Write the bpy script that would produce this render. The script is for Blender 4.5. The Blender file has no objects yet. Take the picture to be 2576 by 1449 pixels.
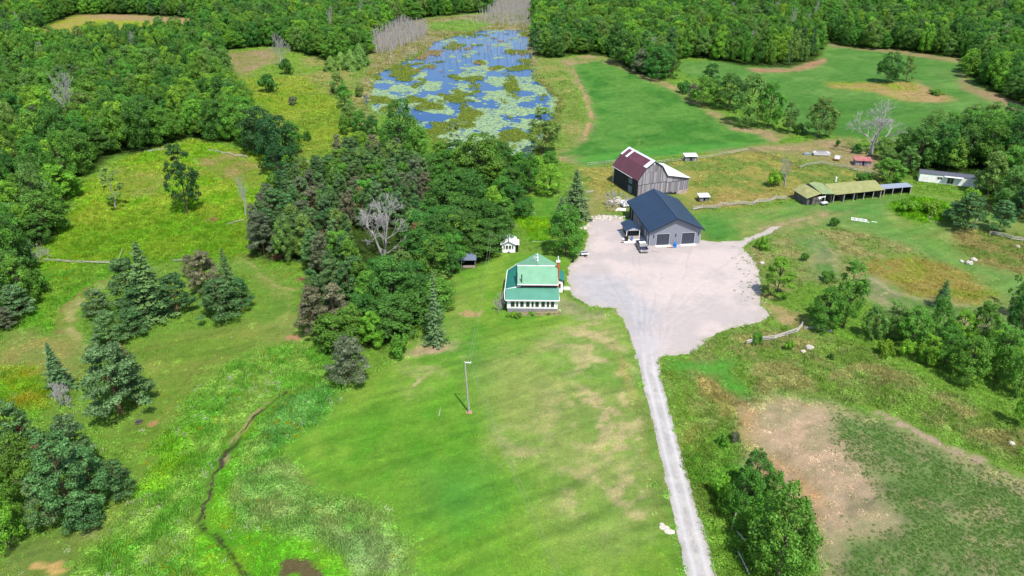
import bpy, math, random
import numpy as np
from mathutils import Vector
PI = math.pi
R = math.radians
S = bpy.context.scene
COL = S.collection
rnd = random.Random(7)

# ------------------------------------------------------------------ camera
F_PX, HORIZON = 1900.0, -260.0            # focal length in pixels of a 2576 px wide frame
PITCH = math.atan((724.5 - HORIZON) / F_PX)
CAM_H = math.cos(PITCH) * (630 - HORIZON) / 10.6
cd = bpy.data.cameras.new('camera')
cam = bpy.data.objects.new('camera', cd)
COL.objects.link(cam)
cam.location = (0, 0, CAM_H)
cam.rotation_euler = (PI / 2 - PITCH, 0, 0)
cd.sensor_width = 36
cd.lens = 36 * F_PX / 2576
cd.clip_start = 1
cd.clip_end = 9000
S.camera = cam

# ------------------------------------------------------------------ light
SUN_EL, SUN_AZ = R(60), R(24)             # sun behind the camera, a little to the right
w = bpy.data.worlds.new('World')
S.world = w
w.use_nodes = True
nt = w.node_tree
bg = nt.nodes['Background']
sky = nt.nodes.new('ShaderNodeTexSky')
sky.sky_type = 'NISHITA'
sky.sun_disc = False
sky.sun_elevation = SUN_EL
sky.sun_rotation = PI - SUN_AZ
nt.links.new(sky.outputs[0], bg.inputs[0])
bg.inputs[1].default_value = 0.15
sl = bpy.data.lights.new('sun', 'SUN')
sl.energy = 4.5
sl.angle = R(0.6)
sl.color = (1.0, 0.955, 0.88)
so = bpy.data.objects.new('sun', sl)
COL.objects.link(so)
sd = Vector((math.sin(SUN_AZ) * math.cos(SUN_EL), -math.cos(SUN_AZ) * math.cos(SUN_EL), math.sin(SUN_EL)))
so.rotation_euler = sd.to_track_quat('Z', 'Y').to_euler()
so.location = (0, 0, 200)
S.view_settings.view_transform = 'Standard'
S.view_settings.look = 'None'
S.view_settings.exposure = 0.55
S.view_settings.gamma = 1
S.render.engine = 'CYCLES'
S.cycles.max_bounces = 5
S.cycles.diffuse_bounces = 2
S.cycles.glossy_bounces = 2
S.cycles.transmission_bounces = 2
S.cycles.transparent_max_bounces = 6

# ------------------------------------------------------------------ numbers
def at(x, y, z=0.0):
    """where the line of sight through a point of the photograph meets the height z"""
    u = (x - 1288) / F_PX
    v = (y - 724.5) / F_PX
    k = (CAM_H - z) / (math.sin(PITCH) + v * math.cos(PITCH))
    return (u * k, k * (math.cos(PITCH) - v * math.sin(PITCH)))

def proj_y(Y, Z):
    dz = Z - CAM_H
    d = Y * math.cos(PITCH) - dz * math.sin(PITCH)
    return 724.5 - F_PX * (Y * math.sin(PITCH) + dz * math.cos(PITCH)) / d

def scale_at(y):
    return math.cos(PITCH) / CAM_H * (y - HORIZON)

def W(pts):
    return np.array([at(*p) for p in pts])

def vnoise(x, y, s, seed=0):
    x = np.asarray(x) / s + seed * 17.31
    y = np.asarray(y) / s - seed * 9.17
    xi = np.floor(x); yi = np.floor(y)
    fx = x - xi; fy = y - yi
    fx = fx * fx * (3 - 2 * fx); fy = fy * fy * (3 - 2 * fy)
    def h(a, b):
        n = np.sin(a * 127.1 + b * 311.7 + seed * 74.7) * 43758.5453
        return n - np.floor(n)
    return (h(xi, yi) * (1 - fx) + h(xi + 1, yi) * fx) * (1 - fy) + (h(xi, yi + 1) * (1 - fx) + h(xi + 1, yi + 1) * fx) * fy

def fbm(x, y, s, seed=0, o=4):
    t = 0; a = 1; n = 0
    for i in range(o):
        c, q = math.cos(i * 1.1), math.sin(i * 1.1)
        t = t + a * vnoise(x * c - y * q, x * q + y * c, s / 2 ** i, seed + i * 3)
        n += a; a *= 0.55
    return t / n

def sdist(P, X, Y):
    """signed distance to a polygon, positive inside"""
    d = np.full(X.shape, 1e9); ins = np.zeros(X.shape, bool)
    n = len(P)
    for i in range(n):
        ax, ay = P[i]; bx, by = P[(i + 1) % n]
        ex, ey = bx - ax, by - ay
        t = np.clip(((X - ax) * ex + (Y - ay) * ey) / (ex * ex + ey * ey + 1e-9), 0, 1)
        d = np.minimum(d, (X - ax - t * ex) ** 2 + (Y - ay - t * ey) ** 2)
        c = (ay > Y) != (by > Y)
        xi = ax + (Y - ay) * ex / (ey if abs(ey) > 1e-9 else 1e-9)
        ins ^= c & (X < xi)
    d = np.sqrt(d)
    return np.where(ins, d, -d)

def ldist(P, X, Y):
    d = np.full(X.shape, 1e9)
    for i in range(len(P) - 1):
        ax, ay = P[i]; bx, by = P[i + 1]
        ex, ey = bx - ax, by - ay
        t = np.clip(((X - ax) * ex + (Y - ay) * ey) / (ex * ex + ey * ey + 1e-9), 0, 1)
        d = np.minimum(d, (X - ax - t * ex) ** 2 + (Y - ay - t * ey) ** 2)
    return np.sqrt(d)

def sst(e0, e1, v):
    t = np.clip((v - e0) / (e1 - e0), 0, 1)
    return t * t * (3 - 2 * t)

def lin(c, k=1.0):
    c = np.array(c, float) / 255
    return np.where(c <= 0.04045, c / 12.92, ((c + 0.055) / 1.055) ** 2.4) * k

# ------------------------------------------------------------------ tags, materials
def tag(o, label=None, cat=None, group=None, kind=None):
    if label: o['label'] = label
    if cat: o['category'] = cat
    if group: o['group'] = group
    if kind: o['kind'] = kind
    return o

def nmat(name):
    m = bpy.data.materials.new(name); m.use_nodes = True
    t = m.node_tree
    return m, t, t.nodes['Principled BSDF']

def mat(name, c, rough=0.7, metal=0.0, var=0.15, ns=3.0, spec=0.3, bump=0.0, bs=20.0, attr=False, stretch=None):
    m, t, b = nmat(name)
    b.inputs['Roughness'].default_value = rough
    b.inputs['Metallic'].default_value = metal
    b.inputs['Specular IOR Level'].default_value = spec
    tc = t.nodes.new('ShaderNodeTexCoord')
    src = tc.outputs['Object']
    if stretch:
        mp = t.nodes.new('ShaderNodeMapping'); mp.inputs['Scale'].default_value = stretch
        t.links.new(src, mp.inputs[0]); src = mp.outputs[0]
    n = t.nodes.new('ShaderNodeTexNoise'); n.inputs['Scale'].default_value = ns; n.inputs['Detail'].default_value = 5
    t.links.new(src, n.inputs[0])
    mr = t.nodes.new('ShaderNodeMapRange')
    mr.inputs[1].default_value = 0.3; mr.inputs[2].default_value = 0.7
    mr.inputs[3].default_value = 1 - var; mr.inputs[4].default_value = 1 + var
    t.links.new(n.outputs[0], mr.inputs[0])
    val = mr.outputs[0]
    if attr:
        a = t.nodes.new('ShaderNodeAttribute'); a.attribute_name = 'var'
        mm = t.nodes.new('ShaderNodeMath'); mm.operation = 'MULTIPLY'
        t.links.new(val, mm.inputs[0]); t.links.new(a.outputs['Fac'], mm.inputs[1]); val = mm.outputs[0]
    vm = t.nodes.new('ShaderNodeVectorMath'); vm.operation = 'SCALE'
    vm.inputs[0].default_value = tuple(float(v) for v in c[:3])
    t.links.new(val, vm.inputs['Scale'])
    t.links.new(vm.outputs[0], b.inputs['Base Color'])
    if bump:
        n2 = t.nodes.new('ShaderNodeTexNoise'); n2.inputs['Scale'].default_value = bs
        t.links.new(src, n2.inputs[0])
        bp = t.nodes.new('ShaderNodeBump'); bp.inputs['Strength'].default_value = bump; bp.inputs['Distance'].default_value = 0.05
        t.links.new(n2.outputs[0], bp.inputs['Height']); t.links.new(bp.outputs[0], b.inputs['Normal'])
    return m

def leaf_mat(name, c, hue=0.022, val=0.3, trans=0.3, attr='var'):
    m = bpy.data.materials.new(name); m.use_nodes = True
    t = m.node_tree; t.nodes.clear()
    out = t.nodes.new('ShaderNodeOutputMaterial')
    oi = t.nodes.new('ShaderNodeObjectInfo')
    a = t.nodes.new('ShaderNodeAttribute'); a.attribute_name = 'var'
    hs = t.nodes.new('ShaderNodeHueSaturation')
    hs.inputs['Color'].default_value = (*[float(v) for v in c], 1)
    r1 = t.nodes.new('ShaderNodeMapRange'); r1.inputs[3].default_value = 0.5 - hue; r1.inputs[4].default_value = 0.5 + hue
    t.links.new(oi.outputs['Random'], r1.inputs[0]); t.links.new(r1.outputs[0], hs.inputs['Hue'])
    mu = t.nodes.new('ShaderNodeMath'); mu.operation = 'MULTIPLY'; mu.inputs[1].default_value = 7.31
    fr = t.nodes.new('ShaderNodeMath'); fr.operation = 'FRACT'
    t.links.new(oi.outputs['Random'], mu.inputs[0]); t.links.new(mu.outputs[0], fr.inputs[0])
    r2 = t.nodes.new('ShaderNodeMapRange'); r2.inputs[3].default_value = 1 - val; r2.inputs[4].default_value = 1 + val
    t.links.new(fr.outputs[0], r2.inputs[0])
    m2 = t.nodes.new('ShaderNodeMath'); m2.operation = 'MULTIPLY'
    t.links.new(r2.outputs[0], m2.inputs[0]); t.links.new(a.outputs['Fac'], m2.inputs[1])
    t.links.new(m2.outputs[0], hs.inputs['Value'])
    d = t.nodes.new('ShaderNodeBsdfPrincipled'); d.inputs['Roughness'].default_value = 0.55
    d.inputs['Specular IOR Level'].default_value = 0.25
    tr = t.nodes.new('ShaderNodeBsdfTranslucent')
    mx = t.nodes.new('ShaderNodeMixShader'); mx.inputs[0].default_value = trans
    t.links.new(hs.outputs[0], d.inputs['Base Color']); t.links.new(hs.outputs[0], tr.inputs[0])
    t.links.new(d.outputs[0], mx.inputs[1]); t.links.new(tr.outputs[0], mx.inputs[2]); t.links.new(mx.outputs[0], out.inputs[0])
    return m

def inst_mat(name, rough=0.8, trans=0.2):
    """plants of a ground cover: the colour of each plant comes with the plant"""
    m = bpy.data.materials.new(name); m.use_nodes = True
    t = m.node_tree; t.nodes.clear()
    out = t.nodes.new('ShaderNodeOutputMaterial')
    a = t.nodes.new('ShaderNodeAttribute'); a.attribute_type = 'INSTANCER'; a.attribute_name = 'col'
    g = t.nodes.new('ShaderNodeAttribute'); g.attribute_name = 'var'
    vm = t.nodes.new('ShaderNodeVectorMath'); vm.operation = 'SCALE'
    t.links.new(a.outputs['Vector'], vm.inputs[0]); t.links.new(g.outputs['Fac'], vm.inputs['Scale'])
    d = t.nodes.new('ShaderNodeBsdfDiffuse')
    tr = t.nodes.new('ShaderNodeBsdfTranslucent')
    mx = t.nodes.new('ShaderNodeMixShader'); mx.inputs[0].default_value = trans
    t.links.new(vm.outputs[0], d.inputs[0]); t.links.new(vm.outputs[0], tr.inputs[0])
    t.links.new(d.outputs[0], mx.inputs[1]); t.links.new(tr.outputs[0], mx.inputs[2]); t.links.new(mx.outputs[0], out.inputs[0])
    return m

def ground_mat(name, scales, rough=0.95, bump=0.4):
    m, t, b = nmat(name)
    b.inputs['Roughness'].default_value = rough
    b.inputs['Specular IOR Level'].default_value = 0.1
    a = t.nodes.new('ShaderNodeAttribute'); a.attribute_name = 'col'
    geo = t.nodes.new('ShaderNodeNewGeometry')
    cur = None
    for s, v in scales:
        n = t.nodes.new('ShaderNodeTexNoise'); n.inputs['Scale'].default_value = s; n.inputs['Detail'].default_value = 3
        n.inputs['Roughness'].default_value = 0.6
        t.links.new(geo.outputs['Position'], n.inputs[0])
        mr = t.nodes.new('ShaderNodeMapRange'); mr.inputs[1].default_value = 0.3; mr.inputs[2].default_value = 0.7
        mr.inputs[3].default_value = 1 - v; mr.inputs[4].default_value = 1 + v
        t.links.new(n.outputs[0], mr.inputs[0])
        if cur is None: cur = mr.outputs[0]
        else:
            mm = t.nodes.new('ShaderNodeMath'); mm.operation = 'MULTIPLY'
            t.links.new(cur, mm.inputs[0]); t.links.new(mr.outputs[0], mm.inputs[1]); cur = mm.outputs[0]
    vm = t.nodes.new('ShaderNodeVectorMath'); vm.operation = 'SCALE'
    t.links.new(a.outputs['Vector'], vm.inputs[0]); t.links.new(cur, vm.inputs['Scale'])
    t.links.new(vm.outputs[0], b.inputs['Base Color'])
    bp = t.nodes.new('ShaderNodeBump'); bp.inputs['Strength'].default_value = bump; bp.inputs['Distance'].default_value = 0.15
    t.links.new(cur, bp.inputs['Height']); t.links.new(bp.outputs[0], b.inputs['Normal'])
    return m

# ------------------------------------------------------------------ mesh helpers
class MB:
    def __init__(s): s.v = []; s.f = []; s.a = []
    def add(s, vs, fs, var=1.0):
        o = len(s.v); s.v += [tuple(p) for p in vs]; s.f += [tuple(i + o for i in f) for f in fs]; s.a += [var] * len(fs); return s
    def box(s, x0, x1, y0, y1, z0, z1, var=1.0):
        return s.add([(x0, y0, z0), (x1, y0, z0), (x1, y1, z0), (x0, y1, z0), (x0, y0, z1), (x1, y0, z1), (x1, y1, z1), (x0, y1, z1)],
                     [(0, 3, 2, 1), (4, 5, 6, 7), (0, 1, 5, 4), (1, 2, 6, 5), (2, 3, 7, 6), (3, 0, 4, 7)], var)
    def slab(s, pts, t=0.12, var=1.0):
        """flat piece through the given corner points, thickness t downwards"""
        n = len(pts); b = [(p[0], p[1], p[2] - t) for p in pts]
        return s.add(list(pts) + b, [tuple(range(n)), tuple(range(2 * n - 1, n - 1, -1))] + [(i, i + n, (i + 1) % n + n, (i + 1) % n) for i in range(n)], var)
    def prism(s, prof, y0, y1, var=1.0):
        """outline in x,z pulled from y0 to y1"""
        n = len(prof)
        return s.add([(x, y0, z) for x, z in prof] + [(x, y1, z) for x, z in prof],
                     [tuple(range(n)), tuple(range(2 * n - 1, n - 1, -1))] + [((i + 1) % n, i, i + n, (i + 1) % n + n) for i in range(n)], var)
    def beam(s, a, b, r=0.05, n=5, r2=None, var=1.0):
        a = Vector(a); b = Vector(b); d = (b - a)
        if d.length < 1e-5: return s
        d.normalize(); u = d.orthogonal().normalized(); w_ = d.cross(u); r2 = r if r2 is None else r2
        vs = [a + (u * math.cos(2 * PI * i / n) + w_ * math.sin(2 * PI * i / n)) * r for i in range(n)]
        vs += [b + (u * math.cos(2 * PI * i / n) + w_ * math.sin(2 * PI * i / n)) * r2 for i in range(n)]
        return s.add(vs, [(i, (i + 1) % n, (i + 1) % n + n, i + n) for i in range(n)] + [tuple(range(n - 1, -1, -1)), tuple(range(n, 2 * n))], var)
    def blob(s, c, r, rg, n=7, m=4, var=1.0):
        vs = []; cx, cy, cz = c; rx, ry, rz = r
        for j in range(1, m):
            ph = PI * j / m
            for i in range(n):
                q = 2 * PI * i / n + j * .4; k = rg.uniform(.82, 1.12)
                vs.append((cx + rx * k * math.sin(ph) * math.cos(q), cy + ry * k * math.sin(ph) * math.sin(q), cz + rz * math.cos(ph) * k))
        top = len(vs); vs += [(cx, cy, cz + rz), (cx, cy, cz - rz)]
        fs = []
        for j in range(m - 2):
            for i in range(n): fs.append((j * n + i, (j + 1) * n + i, (j + 1) * n + (i + 1) % n, j * n + (i + 1) % n))
        for i in range(n):
            fs.append((top, i, (i + 1) % n)); fs.append((top + 1, (m - 2) * n + (i + 1) % n, (m - 2) * n + i))
        return s.add(vs, fs, var)
    def mesh(s, name, m):
        me = bpy.data.meshes.new(name); me.from_pydata(s.v, [], s.f)
        at_ = me.attributes.new('var', 'FLOAT', 'FACE'); at_.data.foreach_set('value', np.array(s.a, 'f'))
        if m: me.materials.append(m)
        me.update(); return me
    def build(s, name, m, parent=None, loc=None, rz=0):
        o = bpy.data.objects.new(name, s.mesh(name, m)); COL.objects.link(o)
        if parent: o.parent = parent
        if loc is not None: o.location = loc
        if rz: o.rotation_euler.z = rz
        return o

def quads_mesh(name, V, var, m):
    """V: (n,4,3) array of loose quads"""
    n = len(V); me = bpy.data.meshes.new(name)
    me.vertices.add(n * 4); me.vertices.foreach_set('co', V.reshape(-1).astype('f'))
    me.loops.add(n * 4); me.loops.foreach_set('vertex_index', np.arange(n * 4, dtype='i'))
    me.polygons.add(n); me.polygons.foreach_set('loop_start', np.arange(0, n * 4, 4, dtype='i')); me.polygons.foreach_set('loop_total', np.full(n, 4, 'i'))
    a = me.attributes.new('var', 'FLOAT', 'FACE'); a.data.foreach_set('value', var.astype('f'))
    if m: me.materials.append(m)
    me.update(calc_edges=True); return me

def empty(name, x, y, z=0, rz=0, label=None, cat=None, group=None):
    o = bpy.data.objects.new(name, None); COL.objects.link(o)
    o.location = (x, y, z); o.rotation_euler.z = rz; o.empty_display_size = 0.5
    return tag(o, label, cat, group)

# ------------------------------------------------------------------ ground zones (points in the photograph's pixels, then to metres)
POND = [(1235, 72), (1332, 75), (1340, 140), (1345, 190), (1372, 215), (1405, 245), (1400, 290), (1345, 400), (1240, 387), (1085, 390), (1070, 335), (1035, 300), (925, 277), (922, 240), (935, 190), (1000, 160), (1060, 135), (1080, 108), (1150, 85)]
LOT = [(1478, 552), (1520, 540), (1560, 545), (1580, 560), (1590, 590), (1640, 600), (1765, 604), (1800, 610), (1860, 606), (1905, 588), (1945, 570), (1968, 570), (1940, 584), (1895, 603), (1868, 625), (1890, 648), (1908, 680), (1915, 720), (1912, 760), (1935, 797), (1900, 815), (1835, 825), (1775, 855), (1735, 893), (1655, 898), (1600, 905), (1580, 830), (1545, 775), (1480, 770), (1440, 745), (1425, 700), (1435, 665), (1465, 640), (1478, 600)]
DRIVE = [(1576, 820), (1592, 862), (1601, 893), (1608, 930), (1622, 985), (1641, 1060), (1672, 1200), (1700, 1330), (1728, 1460), (1755, 1580), (1860, 1580), (1808, 1460), (1768, 1330), (1735, 1220), (1700, 1100), (1680, 1020), (1663, 950), (1659, 905), (1690, 870), (1690, 830)]
CREEK = [(715, 985), (690, 1010), (640, 1050), (590, 1110), (560, 1150), (545, 1185), (530, 1215), (522, 1250), (512, 1285), (508, 1315), (520, 1335), (545, 1350), (565, 1375), (580, 1400), (600, 1430), (640, 1480)]
# name, colour a, colour b (sRGB as lit), patch size m, edge softness m, height of plants, polygon
Z = []
def zone(ca, cb, s, soft, tall, poly, amt=1.0, bias=0.5): Z.append((lin(ca), lin(cb), s, soft, tall, W(poly), amt, bias))
FOREST_FLOOR = (66, 86, 38)
# far and middle meadows
zone((128, 156, 58), (150, 152, 84), 16, 4, .6, [(560, 120), (690, 118), (830, 140), (930, 200), (930, 300), (850, 400), (740, 420), (690, 300), (600, 235), (575, 180)])
zone((125, 150, 40), (150, 160, 50), 9, 4, .8, [(600, 200), (760, 190), (850, 250), (880, 330), (850, 400), (750, 390), (690, 300), (620, 240)], .8)
zone((160, 145, 105), (140, 140, 80), 8, 4, .3, [(565, 135), (690, 122), (700, 150), (620, 185), (580, 175)])
zone((170, 160, 45), (150, 150, 90), 14, 4, .5, [(110, 68), (190, 38), (300, 37), (480, 47), (500, 62), (400, 58), (250, 70), (140, 88)])
zone((170, 140, 105), (165, 150, 100), 9, 3, .2, [(190, 38), (300, 36), (480, 46), (500, 60), (400, 52), (250, 46)])
# left meadow
zone((128, 166, 38), (152, 166, 52), 7, 3, 1., [(200, 470), (330, 390), (480, 350), (620, 380), (760, 400), (820, 410), (830, 450), (700, 480), (620, 560), (620, 650), (760, 680), (600, 640), (400, 640), (100, 690), (100, 620), (160, 560)])
zone((158, 148, 88), (132, 148, 55), 6, 3, .4, [(500, 395), (600, 385), (670, 430), (640, 470), (560, 450), (500, 430)])
zone((158, 152, 80), (138, 148, 55), 5, 3, .4, [(270, 410), (420, 440), (400, 490), (300, 500)], .7)
zone((108, 150, 34), (128, 155, 40), 5, 3, 1., [(100, 600), (400, 520), (620, 560), (610, 650), (480, 660), (300, 665), (120, 655)], .8)
zone((104, 152, 42), (124, 158, 50), 6, 3, .9, [(0, 830), (110, 680), (300, 670), (210, 740), (150, 850), (110, 960), (100, 1040), (-200, 1060)])
zone((160, 160, 95), (132, 148, 60), 4, 1.5, .15, [(285, 712), (250, 715), (205, 735), (160, 765), (150, 820), (170, 870), (225, 905), (230, 890), (190, 850), (185, 800), (205, 760), (250, 728)])
zone((135, 148, 72), (150, 150, 80), 5, 3, .35, [(0, 840), (150, 835), (230, 900), (200, 960), (0, 935)])
zone((120, 152, 34), (155, 155, 40), 5, 3, .9, [(0, 930), (110, 930), (120, 1010), (0, 1040)])
zone((116, 152, 58), (142, 154, 76), 6, 3, .15, [(600, 640), (640, 650), (700, 720), (750, 760), (760, 850), (640, 870), (520, 900), (430, 900), (360, 890), (400, 850), (620, 820), (670, 740)])
zone((138, 150, 66), (118, 148, 54), 8, 3, .15, [(300, 880), (420, 845), (560, 830), (700, 830), (620, 880), (520, 930), (490, 1000), (440, 1060), (400, 1130), (300, 1330), (180, 1500), (-60, 1520), (20, 1360), (250, 1330), (340, 1150), (260, 1090), (390, 1020), (390, 960)])
zone((144, 144, 88), (120, 142, 66), 5, 3, .05, [(40, 1360), (160, 1330), (250, 1330), (200, 1449), (20, 1449)], .8)
# wet tall growth right of the mown path
zone((108, 158, 52), (140, 168, 72), 3.5, 3, 1., [(560, 920), (700, 870), (790, 860), (870, 880), (860, 960), (830, 1000), (760, 1120), (720, 1200), (740, 1250), (1000, 1330), (1060, 1560), (150, 1560), (300, 1330), (400, 1200), (470, 1020)])
zone((116, 162, 76), (94, 146, 58), 3, 2, 1.2, [(840, 960), (850, 1010), (760, 1110), (690, 1130), (640, 1140), (660, 1060), (720, 1000)])
zone((128, 172, 34), (108, 158, 30), 3, 2, 1., [(420, 1090), (480, 1080), (500, 1150), (450, 1230), (370, 1240), (400, 1160)], .8)
zone((122, 158, 74), (150, 164, 92), 4, 2, 1.1, [(600, 1180), (690, 1160), (780, 1210), (1000, 1300), (1050, 1449), (960, 1449), (800, 1350), (620, 1340), (560, 1280)], .9)
zone((152, 150, 92), (120, 145, 70), 3, 2, .6, [(700, 1190), (790, 1180), (790, 1230), (720, 1240)], .8)
zone((100, 162, 36), (126, 172, 44), 4, 1.2, .35, [(500, 1290), (530, 1180), (560, 1160), (580, 1190), (550, 1260), (600, 1330), (700, 1340), (820, 1340), (900, 1449), (900, 1560), (500, 1560), (495, 1370)])
zone((82, 146, 24), (120, 152, 40), 3, 1, .4, [(575, 1130), (600, 1070), (690, 1000), (720, 985), (700, 1020), (640, 1060), (610, 1110), (585, 1160)])
zone((148, 150, 112), (128, 150, 92), 3, 1.5, .5, [(850, 1330), (960, 1330), (1040, 1449), (900, 1449)], .6)
# lawn
zone((112, 164, 50), (134, 170, 60), 6, 2.0, 0, [(1130, 690), (1170, 665), (1240, 640), (1270, 640), (1420, 650), (1430, 760), (1500, 790), (1560, 790), (1600, 900), (1640, 1040), (1680, 1220), (1725, 1449), (1760, 1600), (1060, 1600), (1035, 1400), (1000, 1310), (900, 1250), (760, 1200), (715, 1130), (820, 1030), (860, 985), (960, 930), (1050, 880), (1070, 860), (1120, 800)])
zone((124, 160, 62), (142, 162, 78), 5, 3, 0, [(1140, 690), (1180, 700), (1170, 880), (1120, 860), (1125, 760)], .7)
zone((78, 150, 44), (92, 156, 50), 8, 5, 0, [(1140, 860), (1220, 840), (1240, 960), (1150, 960)], .8)
zone((98, 162, 42), (118, 166, 52), 5, 6, 0, [(1000, 1000), (1150, 960), (1200, 1100), (1250, 1280), (1350, 1449), (1080, 1449), (1000, 1300), (800, 1180), (850, 1100)], .8)
zone((90, 156, 62), (106, 162, 64), 8, 5, 0, [(1050, 1180), (1200, 1160), (1250, 1280), (1150, 1330), (1050, 1300)], .6)
zone((130, 166, 70), (162, 170, 94), 10, 6, 0, [(1200, 880), (1450, 830), (1560, 800), (1600, 900), (1640, 1040), (1690, 1280), (1500, 1449), (1400, 1400), (1300, 1200), (1230, 1020)], .75)
for q in ([(1500, 795), (1560, 790), (1590, 880), (1600, 960), (1630, 1060), (1670, 1240), (1610, 1200), (1540, 1160), (1450, 1130), (1380, 1060), (1370, 1000), (1440, 960), (1410, 900), (1400, 850)], [(1400, 835), (1500, 800), (1520, 860), (1430, 890)], [(1270, 1090), (1330, 1080), (1340, 1150), (1270, 1150)],
          [(1400, 1160), (1640, 1180), (1670, 1300), (1560, 1320), (1450, 1260)], [(1040, 870), (1130, 850), (1140, 880), (1080, 900), (1030, 925)], [(1040, 935), (1085, 930), (1060, 970), (1040, 975)]):
    zone((202, 186, 134), (134, 164, 80), 2.2, 6, .05, q, .85, .46)
zone((196, 172, 138), (180, 165, 120), 2, 1, 0, [(1040, 880), (1100, 855), (1138, 860), (1110, 885), (1045, 900)])
zone((176, 165, 98), (150, 152, 85), 2.5, 1.2, .3, [(1540, 860), (1590, 920), (1625, 1050), (1665, 1200), (1700, 1400), (1670, 1330), (1620, 1160), (1570, 960)], .8)
zone((88, 145, 45), (105, 150, 52), 4, 1.5, 0, [(1605, 1000), (1640, 1110), (1690, 1290), (1730, 1449), (1715, 1449), (1670, 1300), (1610, 1080)], .8)
zone((176, 168, 130), (148, 155, 98), 2, 1.5, .1, [(1425, 745), (1470, 780), (1520, 790), (1500, 800), (1410, 790), (1405, 760)], .8)
# garden behind the house
zone((132, 170, 30), (108, 158, 34), 3, 1.2, 1., [(1300, 545), (1385, 540), (1395, 615), (1330, 618)])
zone((92, 150, 46), (112, 155, 56), 5, 2, .3, [(1300, 500), (1410, 500), (1400, 545), (1300, 545)])
zone((150, 152, 84), (176, 160, 112), 5, 3, .3, [(1470, 480), (1560, 470), (1590, 500), (1570, 535), (1480, 548), (1470, 515)], .9)
# paddock
zone((160, 156, 82), (128, 145, 66), 4.5, 2.5, .55, [(1440, 420), (1560, 412), (1640, 412), (1880, 378), (1980, 392), (2110, 418), (2230, 440), (2220, 470), (2020, 480), (1980, 500), (1740, 530), (1480, 490)])
zone((176, 152, 92), (150, 145, 80), 3, 2.5, .5, [(1830, 480), (1990, 480), (1985, 498), (1760, 525), (1700, 520)], .7)
zone((150, 148, 90), (170, 150, 112), 8, 3, .3, [(1880, 378), (1960, 368), (2100, 352), (2240, 400), (2230, 440), (2110, 418), (1980, 392)])
zone((170, 150, 112), (150, 146, 92), 8, 2, .1, [(1720, 372), (1960, 366), (2130, 345), (2170, 352), (2120, 372), (1960, 380), (1800, 385)], .8)
# hay field with its dry edge
zone((150, 154, 84), (128, 148, 66), 9, 4, .5, [(1345, 150), (1410, 145), (1480, 300), (1470, 360), (1400, 395), (1400, 300), (1410, 245), (1350, 200)])
zone((170, 152, 108), (140, 150, 80), 6, 2.5, .1, [(1410, 150), (1500, 135), (1590, 160), (1720, 230), (1830, 300), (1860, 320), (1990, 335), (1950, 365), (1500, 415), (1400, 405), (1470, 330), (1490, 300), (1460, 230)])
zone((72, 130, 46), (98, 148, 60), 9, 2.2, .03, [(1440, 165), (1510, 152), (1580, 180), (1700, 235), (1790, 290), (1830, 325), (1920, 340), (1930, 358), (1780, 372), (1640, 385), (1500, 400), (1410, 390), (1480, 350), (1500, 300), (1470, 230)])
zone((80, 152, 58), (92, 156, 60), 12, 3, .03, [(1440, 400), (1600, 376), (1760, 362), (1930, 358), (1760, 385), (1480, 415)])
zone((92, 140, 56), (106, 148, 62), 12, 6, .03, [(1500, 170), (1620, 210), (1700, 300), (1640, 330), (1560, 260)], .5)
# far right fields
zone((90, 138, 58), (108, 148, 70), 14, 4, .05, [(1700, 155), (2060, 148), (2070, 108), (2260, 128), (2440, 148), (2430, 190), (2500, 235), (2620, 280), (2620, 330), (2290, 330), (2150, 345), (2000, 330), (1990, 300), (1900, 220), (1720, 190)])
zone((78, 130, 50), (90, 138, 56), 14, 5, .03, [(2000, 240), (2200, 255), (2400, 300), (2560, 300), (2300, 350), (2130, 345), (2010, 330)], .8)
zone((172, 138, 104), (160, 142, 100), 8, 2.5, .05, [(1880, 172), (1990, 172), (2050, 150), (2075, 145), (2080, 158), (2010, 180), (1900, 182)])
zone((172, 144, 112), (160, 142, 100), 8, 3, .05, [(2075, 106), (2260, 124), (2440, 150), (2440, 162), (2260, 136), (2090, 118)], .8)
zone((172, 142, 112), (160, 142, 100), 8, 3, .05, [(2410, 175), (2440, 215), (2520, 240), (2640, 285), (2640, 310), (2500, 255), (2415, 222)], .9)
zone((150, 160, 58), (168, 152, 88), 6, 3, .35, [(2080, 205), (2190, 208), (2290, 205), (2400, 245), (2370, 258), (2270, 252), (2190, 232), (2090, 220)])
zone((186, 152, 118), (170, 150, 100), 5, 2, .05, [(2070, 208), (2170, 222), (2260, 248), (2380, 262), (2400, 252), (2300, 200), (2310, 230), (2200, 224)], .5, .6)
# right of the lot
zone((118, 156, 70), (146, 158, 84), 7, 3, .1, [(1700, 540), (1990, 515), (2300, 490), (2576, 520), (2600, 640), (2600, 760), (2300, 780), (2150, 690), (1980, 600), (1880, 600), (1780, 610)])
zone((84, 146, 58), (96, 150, 62), 6, 3, 0, [(1765, 540), (1830, 560), (1850, 600), (1780, 608), (1740, 560)], .9)
zone((84, 148, 66), (100, 150, 70), 8, 4, 0, [(1990, 515), (2230, 495), (2250, 540), (2100, 560), (1980, 545)], .7)
zone((182, 155, 118), (150, 150, 90), 5, 2.5, 0, [(1900, 560), (2060, 530), (2140, 535), (2000, 575), (1960, 590)], .8, .45)
zone((134, 150, 74), (156, 154, 96), 4, 2, .7, [(1870, 640), (1960, 600), (2090, 568), (2250, 590), (2400, 660), (2540, 700), (2500, 740), (2300, 740), (2190, 700), (2150, 720), (2050, 710), (1980, 740), (1920, 770), (1905, 680)])
zone((146, 150, 52), (160, 142, 74), 4, 2, .6, [(2190, 650), (2300, 650), (2500, 690), (2530, 740), (2400, 770), (2250, 745), (2180, 690)], .8)
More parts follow.
